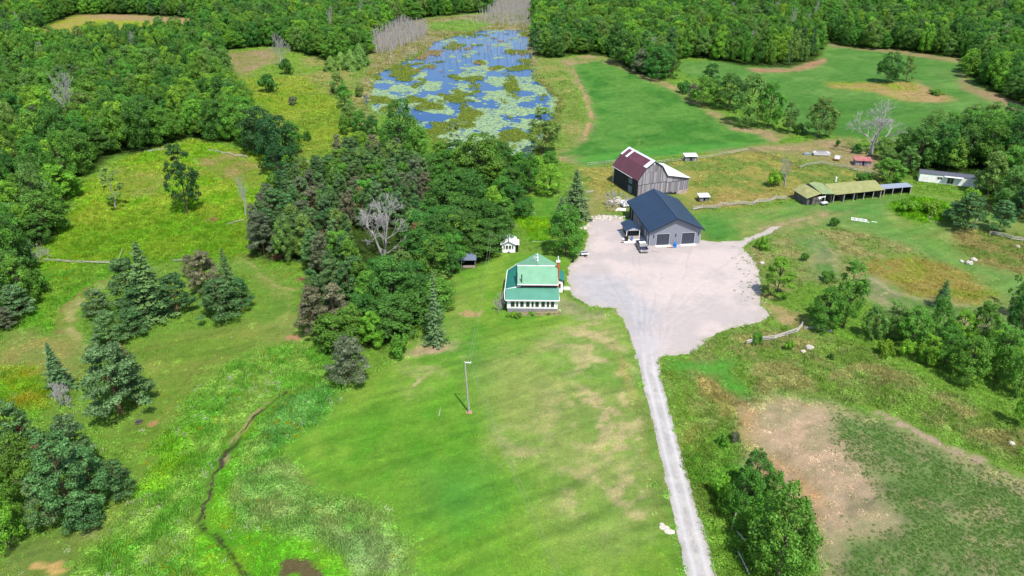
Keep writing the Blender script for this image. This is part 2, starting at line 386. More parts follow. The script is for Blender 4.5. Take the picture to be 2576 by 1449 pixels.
zone((104, 146, 72), (150, 156, 104), 5, 2.5, 0, [(2010, 600), (2060, 590), (2100, 640), (2110, 700), (2060, 700), (2030, 640)], .9)
zone((110, 156, 72), (128, 158, 82), 8, 3, 0, [(2080, 560), (2200, 545), (2380, 640), (2600, 700), (2600, 780), (2300, 620)], .85)
zone((112, 145, 74), (165, 160, 118), 5, 3, .05, [(2180, 690), (2300, 745), (2450, 775), (2600, 770), (2600, 840), (2350, 830), (2230, 780), (2170, 740)], .9)
zone((120, 168, 30), (100, 150, 30), 4, 2, 1.1, [(2230, 520), (2290, 495), (2390, 510), (2380, 560), (2300, 560)])
zone((152, 140, 86), (120, 135, 60), 4, 2, .8, [(2390, 575), (2600, 590), (2600, 700), (2480, 670), (2400, 620)], .9)
zone((190, 165, 120), (150, 145, 84), 3, 2, .2, [(1925, 770), (2020, 790), (2030, 840), (1950, 815), (1935, 800)], .9)
zone((126, 150, 62), (150, 150, 88), 5, 2.5, .8, [(1780, 850), (1900, 820), (2100, 850), (2220, 900), (2400, 990), (2600, 1080), (2600, 1180), (2450, 1110), (2250, 1020), (2050, 985), (1900, 1010), (1860, 1080), (1830, 1140), (1780, 1200), (1760, 1180), (1660, 900), (1735, 895)])
zone((78, 152, 50), (92, 156, 56), 4, 2, .1, [(1700, 900), (1830, 905), (1870, 980), (1860, 1010), (1790, 960), (1700, 930)], .9)
zone((172, 152, 96), (148, 144, 80), 3, 1.5, .8, [(1740, 930), (1800, 940), (1860, 1030), (1820, 1060), (1740, 1000)], .8)
zone((118, 148, 52), (146, 148, 72), 3, 2, .6, [(1680, 990), (1720, 990), (1780, 1160), (1850, 1449), (1880, 1600), (1850, 1600), (1760, 1280), (1720, 1130)])
zone((112, 145, 48), (92, 138, 44), 3, 2, .9, [(1720, 1130), (1850, 1060), (1880, 1160), (1960, 1300), (1900, 1449), (1900, 1600), (1850, 1600), (1830, 1449)], .8)
# crop field
CROP = [(1870, 1030), (1960, 1010), (2080, 1015), (2200, 1050), (2400, 1140), (2600, 1230), (2800, 1330), (2800, 1700), (2120, 1700), (2090, 1449), (2050, 1330), (1960, 1230), (1880, 1140)]
zone((200, 174, 142), (178, 164, 126), 3, 3.5, .1, CROP)
zone((204, 162, 116), (196, 166, 130), 3, 2, .1, [(1860, 1040), (1900, 1035), (1910, 1130), (1980, 1160), (2080, 1250), (2060, 1330), (1950, 1220), (1880, 1140)], .8)
CROP_IN = [(2090, 1035), (2230, 1060), (2400, 1150), (2600, 1250), (2800, 1360), (2800, 1700), (2140, 1700), (2110, 1449), (2100, 1380), (2250, 1300), (2180, 1200), (2100, 1100)]
zone((150, 152, 104), (104, 140, 66), 2.5, 3, .0, CROP_IN, .85, .42)
# the wood's floors
WOOD_L = [(-900, 900), (0, 835), (45, 815), (95, 760), (105, 700), (60, 680), (70, 640), (110, 620), (158, 590), (150, 530), (175, 490), (205, 450), (282, 395), (370, 383), (420, 366), (480, 350), (570, 356), (612, 362), (625, 330), (618, 285), (592, 250), (585, 212), (572, 180), (562, 142), (575, 126), (690, 116), (760, 132), (800, 150), (880, 165), (925, 140), (925, 100), (1000, 62), (1078, 44), (1170, 36), (1232, 30), (1250, -40), (1345, -60), (1345, -90), (-1300, -90)]
HOLE_L = [(60, 122), (112, 68), (190, 39), (300, 37), (480, 46), (510, 62), (505, 98), (400, 108), (250, 120), (130, 134)]
WOOD_R = [(1345, 145), (1345, -90), (3600, -90), (3600, 420), (2700, 320), (2580, 268), (2500, 232), (2430, 190), (2442, 165), (2430, 148), (2350, 140), (2260, 125), (2150, 122), (2065, 105), (2065, 135), (2048, 152), (1990, 170), (1900, 167), (1830, 160), (1780, 147), (1717, 143), (1690, 190), (1660, 203), (1600, 182), (1560, 162), (1530, 140), (1440, 138), (1400, 147)]
PINES = [(640, 590), (670, 520), (700, 490), (770, 470), (830, 440), (850, 400), (930, 405), (1060, 440), (1085, 500), (1080, 560), (1060, 620), (1020, 660), (940, 690), (900, 760), (880, 850), (795, 850), (785, 740), (780, 660), (700, 662), (625, 645)]
GROVE = [(1060, 460), (1130, 400), (1290, 400), (1310, 480), (1290, 560), (1240, 640), (1140, 690), (1120, 780), (1060, 810), (960, 880), (850, 880), (880, 800), (930, 690), (1040, 640)]
WOOD_E = [(2270, 445), (2280, 380), (2420, 340), (2600, 320), (3000, 350), (3000, 700), (2600, 560), (2470, 470), (2300, 440)]
for q in (WOOD_L, WOOD_R, PINES, GROVE, WOOD_E):
    zone(FOREST_FLOOR, (72, 92, 36), 5, 1.6, .7, q)
zone((158, 164, 50), (166, 156, 84), 12, 4, .3, HOLE_L)
zone((172, 142, 106), (168, 150, 100), 9, 3, .2, [(190, 38), (300, 36), (480, 46), (505, 58), (400, 55), (250, 47)])
# marsh round the pond
zone((136, 138, 78), (158, 150, 108), 7, 4, .9, [(925, 90), (1050, 50), (1130, 40), (1345, 30), (1350, 200), (1300, 100), (1180, 90), (1080, 120), (1000, 165), (940, 195), (935, 290), (920, 330), (900, 280), (905, 200), (930, 160)])
zone((150, 146, 112), (130, 136, 84), 7, 3, .8, [(1225, 60), (1245, -90), (1345, -90), (1345, 60)])
zone((128, 165, 64), (118, 152, 60), 7, 3, .6, [(1075, 58), (1170, 48), (1240, 60), (1180, 80), (1080, 76)], .8)
zone((120, 122, 60), (138, 130, 78), 3, 1.5, .9, [(1340, 190), (1372, 208), (1412, 245), (1408, 300), (1350, 400), (1330, 400), (1395, 290), (1395, 245), (1365, 220)], .9)
PW, LW, DW, CW = W(POND), W(LOT), W(DRIVE), W(CREEK)
CROP_W = W(CROP)
BASE = lin((112, 152, 50))
BASE2 = lin((132, 158, 66))
KLIGHT = 0.60                                  # a lit surface in the picture is this much brighter than its own colour

STROKES = [(W(p_), w_, lin(c_), a_) for p_, w_, c_, a_ in (
    ([(285, 700), (240, 712), (200, 737), (165, 768), (150, 800), (152, 840)], .55, (150, 128, 78), .9), ([(240, 735), (200, 758), (175, 800), (182, 845), (212, 870), (225, 885)], .5, (190, 178, 120), .8),
    ([(262, 722), (215, 750), (186, 790), (186, 830), (205, 858)], .4, (180, 172, 110), .7), ([(625, 655), (650, 688), (695, 716), (745, 733)], .5, (178, 168, 108), .9), ([(722, 735), (722, 830)], .35, (170, 170, 100), .6),
    ([(640, 870), (560, 885), (490, 930), (450, 985)], .5, (112, 128, 50), .8), ([(690, 1000), (640, 1040), (585, 1110), (560, 1160)], .6, (176, 168, 112), .8), ([(1042, 968), (1060, 948), (1086, 932)], .5, (205, 188, 140), .9),
    ([(1200, 980), (1260, 1110), (1330, 1270)], .25, (150, 168, 88), .6), ([(1385, 1140), (1370, 1250), (1300, 1320)], .25, (160, 178, 96), .6), ([(1650, 1010), (1672, 1120), (1700, 1250), (1720, 1340)], .3, (168, 176, 84), .8),
    ([(1460, 215), (1478, 260), (1490, 295), (1478, 320), (1468, 350)], 1.1, (196, 156, 118), .9), ([(1440, 165), (1455, 210), (1490, 260)], .8, (180, 150, 112), .8), ([(1600, 365), (1630, 330)], .3, (150, 170, 80), .6),
    ([(2060, 600), (2100, 640), (2110, 700)], .8, (170, 166, 116), .6), ([(2190, 700), (2250, 735), (2330, 760), (2440, 770)], 1.0, (182, 172, 130), .7), ([(2260, 690), (2210, 660), (2240, 640), (2330, 645), (2420, 670)], .6, (128, 156, 60), .7),
    ([(2210, 1045), (2300, 1085), (2420, 1140), (2560, 1200), (2700, 1260)], 1.6, (196, 170, 146), .9), ([(1900, 578), (1960, 565), (2020, 550), (2080, 540)], 1.2, (186, 164, 126), .8), ([(1970, 525), (2060, 520), (2160, 512)], .7, (160, 160, 90), .4),
    ([(1660, 175), (1760, 205), (1900, 235), (2060, 245), (2200, 262)], .8, (112, 150, 70), .6), ([(1560, 190), (1640, 250), (1720, 300), (1840, 345)], .6, (108, 156, 62), .6), ([(1500, 180), (1580, 250), (1660, 320), (1740, 355)], .6, (104, 152, 60), .5))]

def terr(X, Y):
    X = np.asarray(X, float); Y = np.asarray(Y, float)
    return -1.5 * np.exp(-((X - 51) ** 2 + (Y - 200) ** 2) / (2 * 4.5 ** 2))

def survey(X, Y):
    """own colour and plant height of the ground at points"""
    wx = X + (fbm(X, Y, 6, 1, 3) - .5) * 5; wy = Y + (fbm(X, Y, 6, 5, 3) - .5) * 5
    n = fbm(X, Y, 12, 9)[:, None]
    c = BASE * (1 - n) + BASE2 * n
    tall = np.full(X.shape, .6)
    for i, (ca, cb, s, soft, tl, P, amt, bias) in enumerate(Z):
        bb = (P[:, 0].min() - soft - 4, P[:, 0].max() + soft + 4, P[:, 1].min() - soft - 4, P[:, 1].max() + soft + 4)
        k = (X > bb[0]) & (X < bb[1]) & (Y > bb[2]) & (Y < bb[3])
        if not k.any(): continue
        d = sdist(P, wx[k], wy[k])
        m = sst(-soft, soft, d) * amt
        nn = sst(bias - .13, bias + .13, fbm(X[k], Y[k], s, 20 + i, 4))
        cc = ca * (1 - nn[:, None]) + cb * nn[:, None]
        if bias == .46: m = m * (1 - .75 * nn)
        c[k] = c[k] * (1 - m[:, None]) + cc * m[:, None]
        tall[k] = tall[k] * (1 - m) + tl * m
    short = (1 - sst(.1, .35, tall))[:, None]
    a1 = .5 + .35 * np.sin(Y / 60)
    u1 = X * math.cos(.45) + Y * math.sin(.45); v1 = -X * math.sin(.45) + Y * math.cos(.45)
    st1 = (fbm(u1 / 9 + fbm(X, Y, 20, 2) * 1.5, v1 * 1.0 + fbm(X, Y, 16, 3) * 5, 1.1, 6, 3) - .5)[:, None]
    st2 = (fbm(X, Y, 1.6, 16, 3) - .5)[:, None]
    c = c * (1 + short * (st1 * .5 + st2 * .36) * np.array([1.25, 1, 1.1]))
    d = ldist(CW, X + (fbm(X, Y, 3, 77, 2) - .5) * 1.6, Y)
    m = (1 - sst(.1, .42, d))[:, None] * sst(.36, .5, fbm(X, Y, 3.0, 71, 3))[:, None] * .85
    c = c * (1 - m) + lin((58, 48, 36)) * m
    tall = np.where(d < .9, 0, tall)
    for pts_, wd_, col_, am_ in STROKES:
        bb = (pts_[:, 0].min() - 3, pts_[:, 0].max() + 3, pts_[:, 1].min() - 3, pts_[:, 1].max() + 3)
        k = (X > bb[0]) & (X < bb[1]) & (Y > bb[2]) & (Y < bb[3])
        if not k.any(): continue
        q_ = ldist(pts_, X[k] + (fbm(X[k], Y[k], 4, 5, 2) - .5) * 1.6, Y[k] + (fbm(X[k], Y[k], 4, 6, 2) - .5) * 1.6)
        m = ((1 - sst(wd_ * .3, wd_, q_)) * am_ * sst(.3, .55, fbm(X[k], Y[k], 2.2, 25, 3)))[:, None]
        c[k] = c[k] * (1 - m) + col_ * m
        tall[k] = np.where(q_ < wd_ * 1.1, np.minimum(tall[k], .12), tall[k])
    # mud pool and bare spots
    for px_, py_, r, col in ((742, 1432, 1.5, (110, 100, 66)), (722, 1415, .8, (110, 100, 66)), (785, 1442, 1.1, (110, 100, 66)), (125, 1425, 1.4, (215, 180, 110)), (745, 850, .9, (190, 150, 110)), (372, 1066, .8, (190, 150, 100)), (1190, 790, 1.2, (190, 165, 115))):
        a = at(px_, py_)
        dd = np.hypot((X - a[0]) / 1.6, Y - a[1]) + (fbm(X, Y, 1.5, 61, 3) - .5) * 3
        m = (1 - sst(r * .6, r, dd))[:, None]
        c = c * (1 - m) + lin(col) * m
        tall = np.where(m[:, 0] > .5, 0, tall)
    return c * KLIGHT, tall

def grid_axis(a, b, fn):
    v = [a]
    while v[-1] < b: v.append(v[-1] + fn(v[-1]))
    return np.array(v)

def set_col(me, c):
    a = me.color_attributes.new('col', 'FLOAT_COLOR', 'POINT')
    a.data.foreach_set('color', np.concatenate([c, np.ones((len(c), 1))], 1).astype('f').reshape(-1))

def grid_mesh(name, XX, YY, ZZ, keep, m, c):
    ny, nx = XX.shape
    idx = np.arange(nx * ny).reshape(ny, nx)
    q = np.stack([idx[:-1, :-1], idx[:-1, 1:], idx[1:, 1:], idx[1:, :-1]], -1).reshape(-1, 4)
    if keep is not None:
        q = q[keep[:-1, :-1].reshape(-1)]
    used = np.unique(q); remap = np.full(nx * ny, -1); remap[used] = np.arange(len(used)); q = remap[q]
    V = np.stack([XX, YY, ZZ], -1).reshape(-1, 3)[used]
    me = bpy.data.meshes.new(name)
    me.vertices.add(len(V)); me.vertices.foreach_set('co', V.reshape(-1).astype('f'))
    me.loops.add(q.size); me.loops.foreach_set('vertex_index', q.reshape(-1).astype('i'))
    me.polygons.add(len(q)); me.polygons.foreach_set('loop_start', np.arange(0, q.size, 4, dtype='i')); me.polygons.foreach_set('loop_total', np.full(len(q), 4, 'i'))
    me.polygons.foreach_set('use_smooth', np.ones(len(q), bool))
    me.update(calc_edges=True)
    set_col(me, c.reshape(-1, 3)[used]); me.materials.append(m)
    o = bpy.data.objects.new(name, me); COL.objects.link(o); return o

gx = grid_axis(0, 3000, lambda x: .62 if x < 75 else .62 + (x - 75) * .022)
gx = np.concatenate([-gx[:0:-1], gx]); gx = gx[(gx > -3000)]
gy = grid_axis(20, 4200, lambda y: .55 if y < 130 else .55 + (y - 130) * .0085)
XX, YY = np.meshgrid(gx, gy)
c, tall = survey(XX.ravel(), YY.ravel())
dp = sdist(PW, XX.ravel() + (fbm(XX.ravel(), YY.ravel(), 9, 31, 3) - .5) * 8, YY.ravel() + (fbm(XX.ravel(), YY.ravel(), 9, 37, 3) - .5) * 10)
dc = ldist(CW, XX.ravel(), YY.ravel())
c[:, 0] *= np.where(c[:, 1] > c[:, 0] * 1.08, .96, 1)
zz = terr(XX, YY).ravel() - .75 * sst(-.5, 3, dp) - .05 * (1 - sst(1.5, 2.6, dc)) + np.where(tall > .3, (fbm(XX.ravel(), YY.ravel(), 5, 88, 3) - .5) * .18, 0) * (dp < -2) * (dc > 2) * (sdist(LW, XX.ravel(), YY.ravel()) < -3) * (sdist(DW, XX.ravel(), YY.ravel()) < -1.5)
GM = ground_mat('ground_cover', [(0.3, .10), (1.3, .16), (4.5, .2), (14.0, .25)], bump=.9)
tag(grid_mesh('ground', XX, YY, zz.reshape(XX.shape), None, GM, c), kind='structure')

def sheet(name, P, res, z, wob, m, colf):
    x0, y0 = P.min(0) - 2; x1, y1 = P.max(0) + 2
    x_, y_ = np.meshgrid(np.arange(x0, x1, res), np.arange(y0, y1, res))
    d = sdist(P, x_ + (fbm(x_, y_, 1.8, 3, 3) - .5) * wob, y_ + (fbm(x_, y_, 1.8, 8, 3) - .5) * wob)
    c_ = colf(x_.ravel(), y_.ravel(), d.ravel())
    o = grid_mesh(name, x_, y_, np.full(x_.shape, z) + sst(0, 1, d) * .02, d > 0, m, c_)
    return tag(o, kind='structure')

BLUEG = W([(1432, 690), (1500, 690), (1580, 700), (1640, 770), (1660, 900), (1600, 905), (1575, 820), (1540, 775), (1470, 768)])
def lot_col(X, Y, d):
    a, b = lin((226, 210, 204)), lin((208, 196, 192))
    n = sst(.35, .65, fbm(X, Y, 7, 4, 5))[:, None]
    c_ = a * (1 - n) + b * n
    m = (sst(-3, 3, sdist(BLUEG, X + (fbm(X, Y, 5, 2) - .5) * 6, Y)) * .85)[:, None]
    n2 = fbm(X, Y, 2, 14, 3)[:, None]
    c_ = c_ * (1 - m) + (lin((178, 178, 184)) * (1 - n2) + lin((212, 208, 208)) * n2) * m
    # wheel tracks fanning out of the drive
    for k in (-4.5, -2.5, -.8, .8, 2.8, 4.8, 7):
        P = np.array([at(1628, 960), at(1632, 900), at(1640 + k * 8, 820), at(1660 + k * 26, 740), at(1690 + k * 40, 690)])
        t = (1 - sst(.1, .45, ldist(P, X + (fbm(X, Y, 4, 6, 2) - .5) * 3, Y)))[:, None] * .16
        c_ = c_ * (1 - t) + lin((232, 226, 224)) * t
    rut = sum((1 - sst(.08, .4, ldist(W(p_), X + (fbm(X, Y, 5, 41, 2) - .5) * 1.2, Y))) for p_ in ([(1600, 600), (1590, 680), (1605, 780), (1625, 890)], [(1612, 600), (1606, 680), (1620, 780), (1638, 890)], [(1670, 625), (1660, 700), (1640, 790), (1634, 890)], [(1740, 625), (1720, 700), (1670, 800), (1645, 890)], [(1500, 570), (1500, 640), (1540, 720), (1600, 830)], [(1860, 640), (1780, 700), (1700, 790), (1652, 880)]))
    rut = (np.clip(rut, 0, 1) * sst(.35, .6, fbm(X, Y, 6, 47, 3)) * .22)[:, None]
    c_ = c_ * (1 - rut) + lin((176, 166, 160)) * rut
    e = (1 - sst(.2, 2.2, d + (fbm(X, Y, 1.5, 66, 3) - .5) * 3))[:, None] * .6
    c_ = c_ * (1 - e) + lin((196, 188, 172)) * e
    return c_ * .54
LOTM = ground_mat('crushed_limestone', [(0.9, .04), (6.0, .09), (22.0, .10)], bump=.5)
sheet('gravel_lot', LW, .2, .02, 1.3, LOTM, lot_col)
dmid = np.array([at(*p) for p in ((1625, 870), (1636, 940), (1652, 1000), (1672, 1080), (1704, 1210), (1734, 1330), (1768, 1460), (1810, 1580))])
def drive_col(X, Y, d):
    dd = ldist(dmid, X, Y)
    a, b = lin((212, 206, 202)), lin((194, 189, 186))
    n = sst(.3, .7, fbm(X, Y, 1.6, 14, 4))[:, None]
    c_ = a * (1 - n) + b * n
    t = np.exp(-((dd - .8) / .28) ** 2)[:, None] * .6
    c_ = c_ * (1 - t) + lin((228, 226, 226)) * t
    q = (np.exp(-(dd / .25) ** 2) * (fbm(X, Y, 1.2, 55, 3) > .6) * (Y < 112))[:, None] * .35
    c_ = c_ * (1 - q) + lin((140, 142, 120)) * q
    up = sst(112, 121, Y)[:, None]
    c_ = c_ * (1 - up) + lot_col(X, Y, d * 0 + 9) / .56 * up
    e = (1 - sst(.0, .55, d + (fbm(X, Y, .8, 66, 3) - .5) * 1.2))[:, None] * .55 * (1 - up)
    c_ = c_ * (1 - e) + lin((176, 172, 150)) * e
    return c_ * .56
sheet('driveway', DW, .12, .045, .5, LOTM, drive_col)

CP = [at(*p) for p in CREEK]; pts = []
for i in range(len(CP) - 1):
    for k in range(10):
        t = k / 10; pts.append((CP[i][0] + (CP[i + 1][0] - CP[i][0]) * t, CP[i][1] + (CP[i + 1][1] - CP[i][1]) * t))
st_ = MB(); ea = []; eb = []
for i in range(len(pts) - 1):
    x_, y_ = pts[i]; dx, dy = pts[i + 1][0] - x_, pts[i + 1][1] - y_; l_ = math.hypot(dx, dy)
    n_ = float(fbm(np.array([x_]), np.array([y_]), 2.2, 19, 3)[0]); o_ = (float(fbm(np.array([x_]), np.array([y_]), 1.6, 29, 3)[0]) - .5) * 1.5
    w_ = max(.02, (n_ - .38) * 1.0) * (1 if y_ < 93 else .45); nx_, ny_ = -dy / l_, dx / l_
    ea.append((x_ + nx_ * (o_ + w_), y_ + ny_ * (o_ + w_), .03)); eb.append((x_ + nx_ * (o_ - w_), y_ + ny_ * (o_ - w_), .03))
st_.v = ea + eb; m_ = len(ea); st_.f = [(i, i + 1, i + 1 + m_, i + m_) for i in range(m_ - 1)]; st_.a = [1.0] * len(st_.f)
tag(st_.build('stream', mat('muddy_water', lin((78, 66, 48)) * .55, .35, var=.3, ns=2)), kind='structure')

# ------------------------------------------------------------------ pond
m, t, b = nmat('pond_water')
b.inputs['Base Color'].default_value = (0.002, 0.046, 0.15, 1)
b.inputs['Roughness'].default_value = 0.12
b.inputs['IOR'].default_value = 1.33
tc = t.nodes.new('ShaderNodeNewGeometry')
nz = t.nodes.new('ShaderNodeTexNoise'); nz.inputs['Scale'].default_value = .8; nz.inputs['Detail'].default_value = 3
t.links.new(tc.outputs['Position'], nz.inputs[0])
bp = t.nodes.new('ShaderNodeBump'); bp.inputs['Strength'].default_value = .12; bp.inputs['Distance'].default_value = .1
t.links.new(nz.outputs[0], bp.inputs['Height']); t.links.new(bp.outputs[0], b.inputs['Normal'])
pw = MB(); x0, y0 = PW.min(0) - 6; x1, y1 = PW.max(0) + 6
pw.add([(x0, y0, -.3), (x1, y0, -.3), (x1, y1, -.3), (x0, y1, -.3)], [(0, 1, 2, 3)])
tag(pw.build('pond_water', m), kind='structure')

# ------------------------------------------------------------------ scattering
def proto_collection(name, meshes):
    c_ = bpy.data.collections.new(name)
    for i, me in enumerate(meshes):
        o = bpy.data.objects.new('%s_%02d' % (me.name, i), me); c_.objects.link(o)
    return c_

def scatter(name, pts, rz, sc, idx, col, protos, label, cat):
    n = len(pts)
    me = bpy.data.meshes.new(name); me.vertices.add(n); me.vertices.foreach_set('co', np.asarray(pts, 'f').reshape(-1))
    def att(nm, ty, v, key='value'):
        a_ = me.attributes.new(nm, ty, 'POINT'); a_.data.foreach_set(key, np.asarray(v).reshape(-1))
    rot = np.zeros((n, 3), 'f'); rot[:, 2] = rz
    att('rot', 'FLOAT_VECTOR', rot, 'vector'); att('scl', 'FLOAT_VECTOR', np.asarray(sc, 'f'), 'vector')
    att('idx', 'INT', np.asarray(idx, 'i')); att('col', 'FLOAT_VECTOR', np.asarray(col, 'f'), 'vector')
    o = bpy.data.objects.new(name, me); COL.objects.link(o)
    g = bpy.data.node_groups.new(name, 'GeometryNodeTree')
    g.interface.new_socket('Geometry', in_out='INPUT', socket_type='NodeSocketGeometry')
    g.interface.new_socket('Geometry', in_out='OUTPUT', socket_type='NodeSocketGeometry')
    gi = g.nodes.new('NodeGroupInput'); go = g.nodes.new('NodeGroupOutput')
    ip = g.nodes.new('GeometryNodeInstanceOnPoints'); ci = g.nodes.new('GeometryNodeCollectionInfo')
    ci.inputs[0].default_value = protos; ci.inputs['Separate Children'].default_value = True; ci.inputs['Reset Children'].default_value = True
    def na(nm, ty):
        q = g.nodes.new('GeometryNodeInputNamedAttribute'); q.data_type = ty; q.inputs[0].default_value = nm; return q.outputs[0]
    g.links.new(gi.outputs[0], ip.inputs['Points']); g.links.new(ci.outputs[0], ip.inputs['Instance'])
    ip.inputs['Pick Instance'].default_value = True
    g.links.new(na('idx', 'INT'), ip.inputs['Instance Index']); g.links.new(na('rot', 'FLOAT_VECTOR'), ip.inputs['Rotation'])
    g.links.new(na('scl', 'FLOAT_VECTOR'), ip.inputs['Scale']); g.links.new(ip.outputs[0], go.inputs[0])
    md = o.modifiers.new('plants', 'NODES'); md.node_group = g
    return tag(o, label, cat, kind='stuff')

rg = np.random.default_rng(5)
GRASSM = inst_mat('meadow_plant')
def grass_proto(seed, n, rad, h, lean, wd):
    r = np.random.default_rng(seed); V = []; va = []
    for i in range(n):
        a = r.uniform(0, 2 * PI); d = rad * math.sqrt(r.uniform()); x, y = d * math.cos(a), d * math.sin(a)
        hh = h * r.uniform(.5, 1.1); th = r.uniform(0, PI); ux, uy = math.cos(th) * wd, math.sin(th) * wd
        lx, ly = r.normal(0, lean, 2)
        V.append([(x - ux, y - uy, 0), (x + ux, y + uy, 0), (x + ux * .5 + lx, y + uy * .5 + ly, hh), (x - ux * .5 + lx, y - uy * .5 + ly, hh)])
        va.append(r.uniform(.75, 1.25))
    return quads_mesh('grass_clump', np.array(V), np.array(va), GRASSM)
def weed_proto(seed, n, rad, h, q):
    r = np.random.default_rng(seed)
    d = r.normal(size=(n, 3)); d[:, 2] = np.abs(d[:, 2]); d /= np.linalg.norm(d, axis=1)[:, None]
    P = d * np.array([rad, rad, h]) * r.uniform(.7, 1.05, (n, 1))
    return quads_mesh('weed_clump', leaf_quads(P, d + r.normal(0, .5, (n, 3)), r, q, q * 1.3), r.uniform(.75, 1.25, n), GRASSM)
def leaf_quads(P, N, r, s0, s1):
    N = N / np.linalg.norm(N, axis=1)[:, None]
    T = np.cross(N, r.normal(size=N.shape)); T /= np.linalg.norm(T, axis=1)[:, None] + 1e-9
    B = np.cross(N, T); s = r.uniform(s0, s1, (len(P), 1)); s2 = s * r.uniform(.55, 1, (len(P), 1))
    k = r.uniform(.2, .9, (len(P), 1))
    return np.stack([P - T * s, P - B * s2 * k, P + T * s, P + B * s2], 1)
gp = proto_collection('meadow_plants', [grass_proto(1, 16, .45, .5, .18, .045), grass_proto(2, 20, .6, .4, .22, .05), grass_proto(3, 14, .4, .75, .2, .045), weed_proto(4, 34, .45, .5, .09), weed_proto(5, 44, .6, .45, .12)])

def field_points(x0, x1, y0, y1, n):
    """random ground points inside the picture, denser where nearer"""
    Y = y0 * (y1 / y0) ** rg.uniform(0, 1, n); X = rg.uniform(-1, 1, n) * (Y * .64 + 26)
    k = (X > x0) & (X < x1); return X[k], Y[k]
KEEP_OFF = [W(q) for q in ([(1268, 790), (1265, 640), (1425, 640), (1425, 790)], [(1575, 560), (1575, 470), (1770, 470), (1770, 610), (1625, 620)], [(1545, 470), (1545, 400), (1740, 420), (1740, 500), (1600, 500)])]
X, Y = field_points(-400, 400, 62, 560, 210000)
c, tall = survey(X, Y)
ok = (rg.uniform(size=len(X)) < tall * 1.0) & (tall > .08)
ok &= sdist(PW, X, Y) < 1.5
for q in (LW, DW): ok &= sdist(q, X, Y) < .12
for q in KEEP_OFF: ok &= sdist(q, X, Y) < 0
X, Y, c, tall = X[ok], Y[ok], c[ok], tall[ok]; n = len(X)
c[:, 0] *= np.where(c[:, 1] > c[:, 0] * 1.08, .84, 1)
cn = fbm(X, Y, 1.7, 44, 3)
c = 1.6 * c * (rg.uniform(.78, 1.25, (n, 1)) * (1 + (cn[:, None] - .5) * .7))
gold = (fbm(X, Y, 9, 91, 3) > .56) & (rg.uniform(size=n) < .04) & (X < 20) & (sdist(W(WOOD_L), X, Y) < -2) & (sdist(W(PINES), X, Y) < 0)
c[gold] = lin((190, 190, 30)) * .5
wht = (fbm(X, Y, 7, 95, 3) > .57) & (rg.uniform(size=n) < .05) & (Y < 125) & (X < -15)
c[wht] = lin((200, 212, 165)) * .6
grow = np.clip((Y / 150), 1, 2.2)
sc = (rg.uniform(.6, 1.15, (n, 1)) * np.stack([grow, grow, np.clip(tall, .3, 1.3) * .95 * np.sqrt(grow)], 1))
idx = np.where(cn > .56, rg.integers(3, 5, n), rg.integers(0, 3, n))
scatter('meadow_grass', np.stack([X, Y, terr(X, Y)], 1), rg.uniform(0, 6.28, n), sc, idx, c, gp, 'rough meadow grass and weeds covering the unmown ground', 'grass')

# lawn texture: low tufts and clover in the mown grass
X, Y = field_points(-60, 120, 62, 240, 90000)
c, tall = survey(X, Y); ok = (tall < .2) & (sdist(CROP_W, X, Y) < -1) & (sdist(PW, X, Y) < -3)
for q in [LW, DW] + KEEP_OFF: ok &= sdist(q, X, Y) < -.1
ok &= rg.uniform(size=len(X)) < sst(.3, .6, fbm(X, Y, 3.5, 81, 4))
X, Y, c = X[ok], Y[ok], c[ok]; n = len(X); c[:, 0] *= .93
s_ = rg.uniform(.25, .55, n)
scatter('lawn_tufts', np.stack([X, Y, np.zeros(n)], 1), rg.uniform(0, 6.28, n), np.stack([s_, s_, s_ * .28], 1), rg.integers(0, 5, n), c * rg.uniform(1.1, 1.75, (n, 1)), gp, 'low grass tufts and clover in the mown lawn', 'grass')

# crops in rows
CI = W(CROP_IN); x0, y0 = CI.min(0); x1, y1 = np.minimum(CI.max(0), (130, 140))
ang = R(-38); rows = []
U, V_ = np.meshgrid(np.arange(-160, 160, .27), np.arange(-160, 160, .45))
U = U + rg.uniform(-.15, .15, U.shape); V_ = V_ + rg.uniform(-.2, .2, U.shape)
X = 70 + U * math.cos(ang) - V_ * math.sin(ang); Y = 90 + U * math.sin(ang) + V_ * math.cos(ang)
X, Y = X.ravel(), Y.ravel(); k = (X < Y * .64 + 34) & (Y > 54) & (X > 25); X, Y = X[k], Y[k]
d = sdist(CI, X, Y); den = sst(-2, 4, d + (fbm(X, Y, 7, 12) - .5) * 9) * sst(.34, .56, fbm(X, Y, 4.5, 15, 5) + .08)
k = rg.uniform(size=len(X)) < den * .95; X, Y = X[k], Y[k]; n = len(X)
c = lin((86, 134, 54)) * .8 * rg.uniform(.75, 1.3, (n, 1)); c2 = fbm(X, Y, 6, 18)[:, None]; c = c * (1 - c2 * .3) + lin((98, 132, 52)) * .62 * c2 * .3
s_ = rg.uniform(.2, .48, n)
scatter('crop_plants', np.stack([X, Y, np.zeros(n)], 1), rg.uniform(0, 6.28, n), np.stack([s_, s_, s_ * .95], 1), rg.integers(3, 5, n), c, gp, 'low dark green crop growing in rows on bare tan soil', 'crop')

